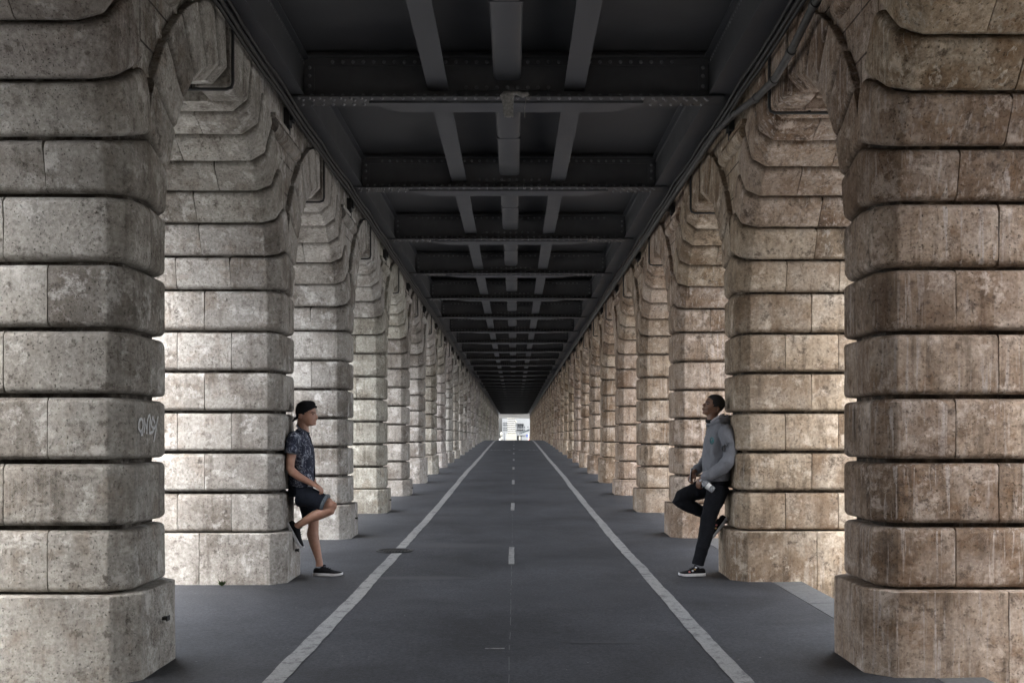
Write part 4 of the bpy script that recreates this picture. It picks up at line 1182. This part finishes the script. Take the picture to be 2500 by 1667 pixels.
o=link('hood_lining',mb.mesh('hood_lining',M['lining'],60)); o.parent=hd
mb=MB(); mb.tube([PB(392,292,-.055),PB(372,285,0),PB(392,292,.055)],[.02,.022,.02],n=10); mb.tube([PB(385,330),PB(400,290)],[(.03,.05),(.03,.055)],n=12,lat=Y)
o=link('tee_collar',mb.mesh('tee_collar',M['tee'],60)); o.parent=hd
mb=MB()
mb.tube([PB(358,325,-.06),PB(352,365,-.062),PB(350,395,-.06)],.0035,n=6)
o=link('drawstring',mb.mesh('drawstring',M['tee'],60)); o.parent=hd
M['teal']=simple('teal_print',(.03,.16,.17),.8)
mb=MB(); c0=PB(383,442,-.165); cr=[c0+V((.013*math.cos(a)-.004,-.010*math.cos(a)-.012,.030*math.sin(a))) for a in [2*math.pi*k/24 for k in range(25)]]
mb.tube(cr,.0045,n=6); mb.tube([c0+V((-.010,-.02,-.018)),c0+V((0,-.02,.0)),c0+V((.006,-.02,.012))],.006,n=6)
o=link('chest_emblem',mb.mesh('chest_emblem',M['teal'],60)); o.parent=hd
# jeans
mb=MB()
mb.tube([PB(452,750),PB(448,800),PB(442,850)],[(.106,.16),(.112,.168),(.105,.165)],n=24,lat=Y)
mb.tube([PB(448,800,-.085),PB(425,880,-.088),PB(393,970,-.09),PB(363,1055,-.09),PB(352,1130,-.09),PB(340,1210,-.09),PB(315,1300,-.09),PB(292,1380,-.09),PB(283,1422,-.09)],[.112,.100,.086,.074,.070,.068,.062,.057,.058],n=24)
mb.tube([PB(430,810,.085),PB(340,830,.087),PB(240,868,.09),PB(165,900,.09),PB(150,915,.09),PB(185,940,.09),PB(260,975,.09),PB(340,1015,.09),PB(420,1055,.09),PB(440,1066,.09)],[.112,.098,.082,.070,.066,.070,.066,.058,.052,.050],n=24)
remeshed('jeans',mb,M['black_denim'],B,.007,2,fold=.008,fs=11)
patch_side=-1
f3=link('shoe',None,loc=tuple(PB(240,1470,-.09))); f3.parent=B; f3.matrix_parent_inverse=B.matrix_world.inverted(); bpy.context.view_layer.update()
h=PB(343,1478,-.09); t=PB(130,1478,-.09); h.z=t.z=gzs(DB-.09)+.001
shoe('shoe',h,t,(0,0,1),Y,.046,f3,patch=[(.42,.070,0),(.50,.055,2),(.62,.045,1),(.38,.088,2)])
f4=link('shoe',None,loc=tuple(PB(470,1150,.09))); f4.parent=B; f4.matrix_parent_inverse=B.matrix_world.inverted(); bpy.context.view_layer.update()
shoe('shoe',PB(552,1068,.09),PB(412,1245,.09),(PB(400,1050)-PB(500,1130)),Y,.046,f4,patch=[(.45,.06,1),(.55,.045,0)])
# bottle held in the near hand
def plastic():
    m,nt,b=newmat('clear_plastic'); b.inputs['Base Color'].default_value=(.85,.88,.92,1); b.inputs['Roughness'].default_value=.12
    b.inputs['Transmission Weight'].default_value=.75; b.inputs['IOR'].default_value=1.25; return m
M['plastic']=plastic()
bt=link('bottle',None,loc=tuple(PB(345,785,-.19))); tag(bt,'clear plastic water bottle held low in the hand of the man in the hoodie','bottle'); bpy.context.view_layer.update()
mb=MB(); a=PB(292,752,-.175); b_=PB(392,832,-.205); d=(b_-a)
tt=[(0,.012),(.12,.013),(.22,.026),(.3,.032),(.42,.032),(.45,.030),(.5,.0325),(.62,.0325),(.65,.030),(.7,.0325),(.84,.0325),(.88,.030),(.94,.032),(.985,.030),(1,.018)]
mb.tube([a+d*t for t,_ in tt],[r for _,r in tt],n=18)
child('bottle_body',mb,M['plastic'],bt,50)
mb=MB(); mb.tube([a+d*.46,a+d*.68],[.0333,.0333],n=20); child('label_band',mb,M['white'],bt)
mb=MB(); mb.tube([a-d*.05,a+d*.04],[.014,.014],n=14); child('bottle_cap',mb,M['lining'],bt)
M['glass_dark']=simple('phone_glass',(.02,.02,.025),.15); M['alu']=simple('brushed_metal',(.6,.6,.62),.3,metal=.8,var=.05)
ph=link('phone',None,loc=tuple(PB(240,715,.04))); tag(ph,'dark phone with silver edge held in the far hand of the man in the hoodie','phone'); bpy.context.view_layer.update()
mb=MB(); c=PB(245,712,.03)
u=V((.10,0,.995)).normalized(); w=V((.35,.93,0)).normalized(); nn=u.cross(w)
def slab(mb,c,hu,hw,hn):
    v=[c+u*(a*hu)+w*(b*hw)+nn*(e*hn) for a in (-1,1) for b in (-1,1) for e in (-1,1)]
    mb.add(v,[(0,1,3,2),(4,6,7,5),(0,4,5,1),(2,3,7,6),(0,2,6,4),(1,5,7,3)])
slab(mb,c,.068,.033,.004); child('edge_frame',mb,M['alu'],ph)
mb=MB(); slab(mb,c+nn*.0042,.064,.030,.001); slab(mb,c-nn*.0042,.064,.030,.001); child('screen',mb,M['glass_dark'],ph)
mb=MB(); slab(mb,c+u*.045-w*.034,.018,.003,.003); child('button_edge',mb,M['lining'],ph)
# ------------------------------------------------------------------ beyond the far end
def FX(xs,d): return (xs-1256)/2500*d
def FZ(ys,d): return CZ+(1068-ys)/2500*d
gfar_=gzs(165)
mb=MB(); d=152.0                                                     # overpass soffit past the last bay
x0,x1=FX(1150,d),FX(1370,d)
v=[(x0,148,CZ+3.55),(x1,148,CZ+3.55),(x0,156,FZ(1017.5,156)),(x1,156,FZ(1024,156)),(x0,148,CZ+4.2),(x1,148,CZ+4.2),(x0,156,CZ+4.4),(x1,156,CZ+4.4)]
mb.add(v,[(0,1,3,2),(4,6,7,5),(0,4,5,1),(2,3,7,6),(0,2,6,4),(1,5,7,3)])
M['conc']=simple('pale_concrete',(.36,.35,.33),.9,var=.2,scale=1.5)
tag(link('overpass',mb.mesh('overpass',M['conc'],0)),'grey concrete overpass soffit beyond the far end of the arcade','overpass')
def fbox(mb,xa,xb,ya,yb,d,th,mi=0): mb.box(FX(xa,d),FX(xb,d),d,d+th,FZ(yb,d) if yb is not None else gfar_,FZ(ya,d),mi=mi)
M['sunstone']=simple('pale_stone',(.15,.148,.13),.9,var=.1,scale=3)
# banded pier in the middle
root=link('far_pier',None,loc=(FX(1248,163),163,gfar_)); tag(root,'pale banded stone pier standing free beyond the far end of the tunnel','pier'); bpy.context.view_layer.update()
mb=MB(); fbox(mb,1236.3,1260.5,1058.6,None,162.5,1.6); child('plinth',mb,M['sunstone'],root)
for i in range(8):
    yb=1058.4-i*5.0; mb=MB(); d=162.6; xa,xb=FX(1238.5,d),FX(1259,d); z0=FZ(yb,d); z1=FZ(yb-4.6,d); 
    pts=[(xa,0),(xb,0),(xb,1.4),(xa,1.4)]
    block(mb,lambda s:pts,[1]*4,z0,z1,lambda x,y,s:(x,y+d,s),r=.12,gap=.03,amp=.01,step=5,mid=2); child('course',mb,M['sunstone'],root)
# facade
root=link('facade',None,loc=(0,200,gfar_)); tag(root,'pale apartment building with dark windows far beyond the tunnel end','building'); bpy.context.view_layer.update()
M['fac']=simple('pale_render',(.085,.09,.093),.9,var=.06,scale=1); M['fwin']=simple('dark_window_glass',(.004,.005,.008),.6,spec=.1)
mb=MB(); d=200; fbox(mb,1226,1310,1021,None,d,8); child('wall',mb,M['fac'],root)
def win(x,y,w,h):
    mb=MB(); fbox(mb,x,x+w,y,y+h,d-.12,.1); o=child('window',mb,M['fwin'],root)
    mb=MB(); fbox(mb,x+w*.46,x+w*.54,y,y+h,d-.17,.05); o2=link('mullion',mb.mesh('mullion',M['fac'],0)); o2.parent=o
for x in (1227.5,1230.5,1234,1237):
    for y in (1031,1036,1043,1048.5): win(x,y,1.9,2.2 if y<1040 else 1.8)
for x in (1261.8,1266,1270.5,1275):
    win(x,1034.5,2.6,10.5); win(x,1048,2.2,2.2)
for x in (1280,1288):
    for y in (1041,1048): win(x,y,1.6,2.2)
mb=MB()
for y in (1032.6,1046.5): fbox(mb,1258,1279,y,y+.9,d-.5,.4)
child('balcony_rail',mb,M['fac'],root)
# awning and kiosk
M['awn']=simple('dark_green_awning',(.003,.006,.006),.8,spec=.1)
mb=MB(); d=170
v=[(FX(1267,d),d,FZ(1060,d)),(FX(1293,d),d,FZ(1051,d)),(FX(1293,d),d,FZ(1049,d)),(FX(1292,d),d+2,FZ(1047,d)),(FX(1267,d),d+2,FZ(1058,d))]
v+= [(x,y+.0+.6,z) for x,y,z in v]
mb.add(v,[(0,1,2,3,4),(5,9,8,7,6)]+[(i,(i+1)%5,(i+1)%5+5,i+5) for i in range(5)])
tag(link('awning',mb.mesh('awning',M['awn'],0)),'sloping dark green awning beyond the right side of the tunnel end','awning')
root=link('kiosk',None,loc=(FX(1275,168),168,gfar_)); tag(root,'white kiosk with a door gap beyond the tunnel end, right of the free pier','kiosk'); bpy.context.view_layer.update()
mb=MB(); fbox(mb,1262.5,1282,1060,1062.5,168,1.5); child('roof',mb,M['fac'],root)
mb=MB(); fbox(mb,1266.5,1271,1062.5,None,168.1,1.2); child('panel',mb,M['sunstone'],root)
mb=MB(); fbox(mb,1273,1283.5,1060.5,None,168.1,1.2); child('wall',mb,M['fac'],root)
mb=MB(); fbox(mb,1262.5,1273,1062.6,None,169.4,.1); child('opening',mb,M['fwin'],root)
M['blue']=simple('blue_sign',(.008,.02,.09),.6); M['red']=simple('red_paint',(.45,.03,.02),.5); M['yel']=simple('yellow_paint',(.55,.42,.03),.5)
root=link('blue_sign',None,loc=(FX(1287,166),166,gfar_)); tag(root,'small blue sign panel on a pole at the right of the tunnel end','sign'); bpy.context.view_layer.update()
mb=MB(); fbox(mb,1284.3,1289.5,1060.5,1066.5,166,.15); child('panel',mb,M['blue'],root)
mb=MB(); fbox(mb,1286.6,1287.2,1066.5,None,166.03,.08); child('pole',mb,M['iron'],root)
mb=MB(); fbox(mb,1289.8,1290.6,1058,1075,166,.1); fbox(mb,1289.8,1290.6,1075,None,166.02,.06)
tag(link('white_pole',mb.mesh('white_pole',M['white'],0)),'thin white pole beside the blue sign at the tunnel end','pole')
mb=MB(); mb.tube([(FX(1291.2,166),166,gfar_),(FX(1291.2,166),166,FZ(1071,166))],[.12,.05],n=12); 
tag(link('traffic_cone',mb.mesh('traffic_cone',M['red'],40)),'small red cone at the foot of the white pole far away','cone')
mb=MB(); d=165; mb.tube([(FX(1231,d),d,gfar_),(FX(1231,d),d,FZ(1066,d))],[.06,.06],n=8); mb.box(FX(1230.3,d),FX(1231.7,d),d-.1,d+.1,FZ(1066,d),FZ(1056,d))
tag(link('street_post',mb.mesh('street_post',M['iron'],40)),'dark street post left of the free pier beyond the tunnel end','post')
mb=MB(); d=166; 
mb.ell((FX(1224.4,d),d,FZ(1071.5,d)),.20,.2,.36,12,8); mb.ell((FX(1224,d),d,FZ(1060,d)),.22,.2,.40,12,8); mb.tube([(FX(1224.3,d),d,gfar_),(FX(1224.3,d),d,FZ(1078,d))],[.12,.1],n=10)
tag(link('white_bollard',mb.mesh('white_bollard',M['sunstone'],50)),'pale rounded stone bollard at the left edge of the tunnel end','bollard')
# globe street lamp
root=link('street_lamp',None,loc=(FX(1256.5,160),160,gfar_)); tag(root,'pale rounded street lamp head above the free pier at the tunnel end','street lamp'); bpy.context.view_layer.update()
mb=MB(); d=160; mb.tube([(FX(1262,d),d,FZ(1032,d)),(FX(1259,d),d,FZ(1028.5,d)),(FX(1255.5,d),d,FZ(1025.5,d))],[.08,.13,.16],n=10); child('lamp_head',mb,M['sunstone'],root)
mb=MB(); mb.tube([(FX(1262,d),d,gfar_),(FX(1262,d),d,FZ(1032,d))],[.05,.04],n=8); child('pole',mb,M['fac'],root)
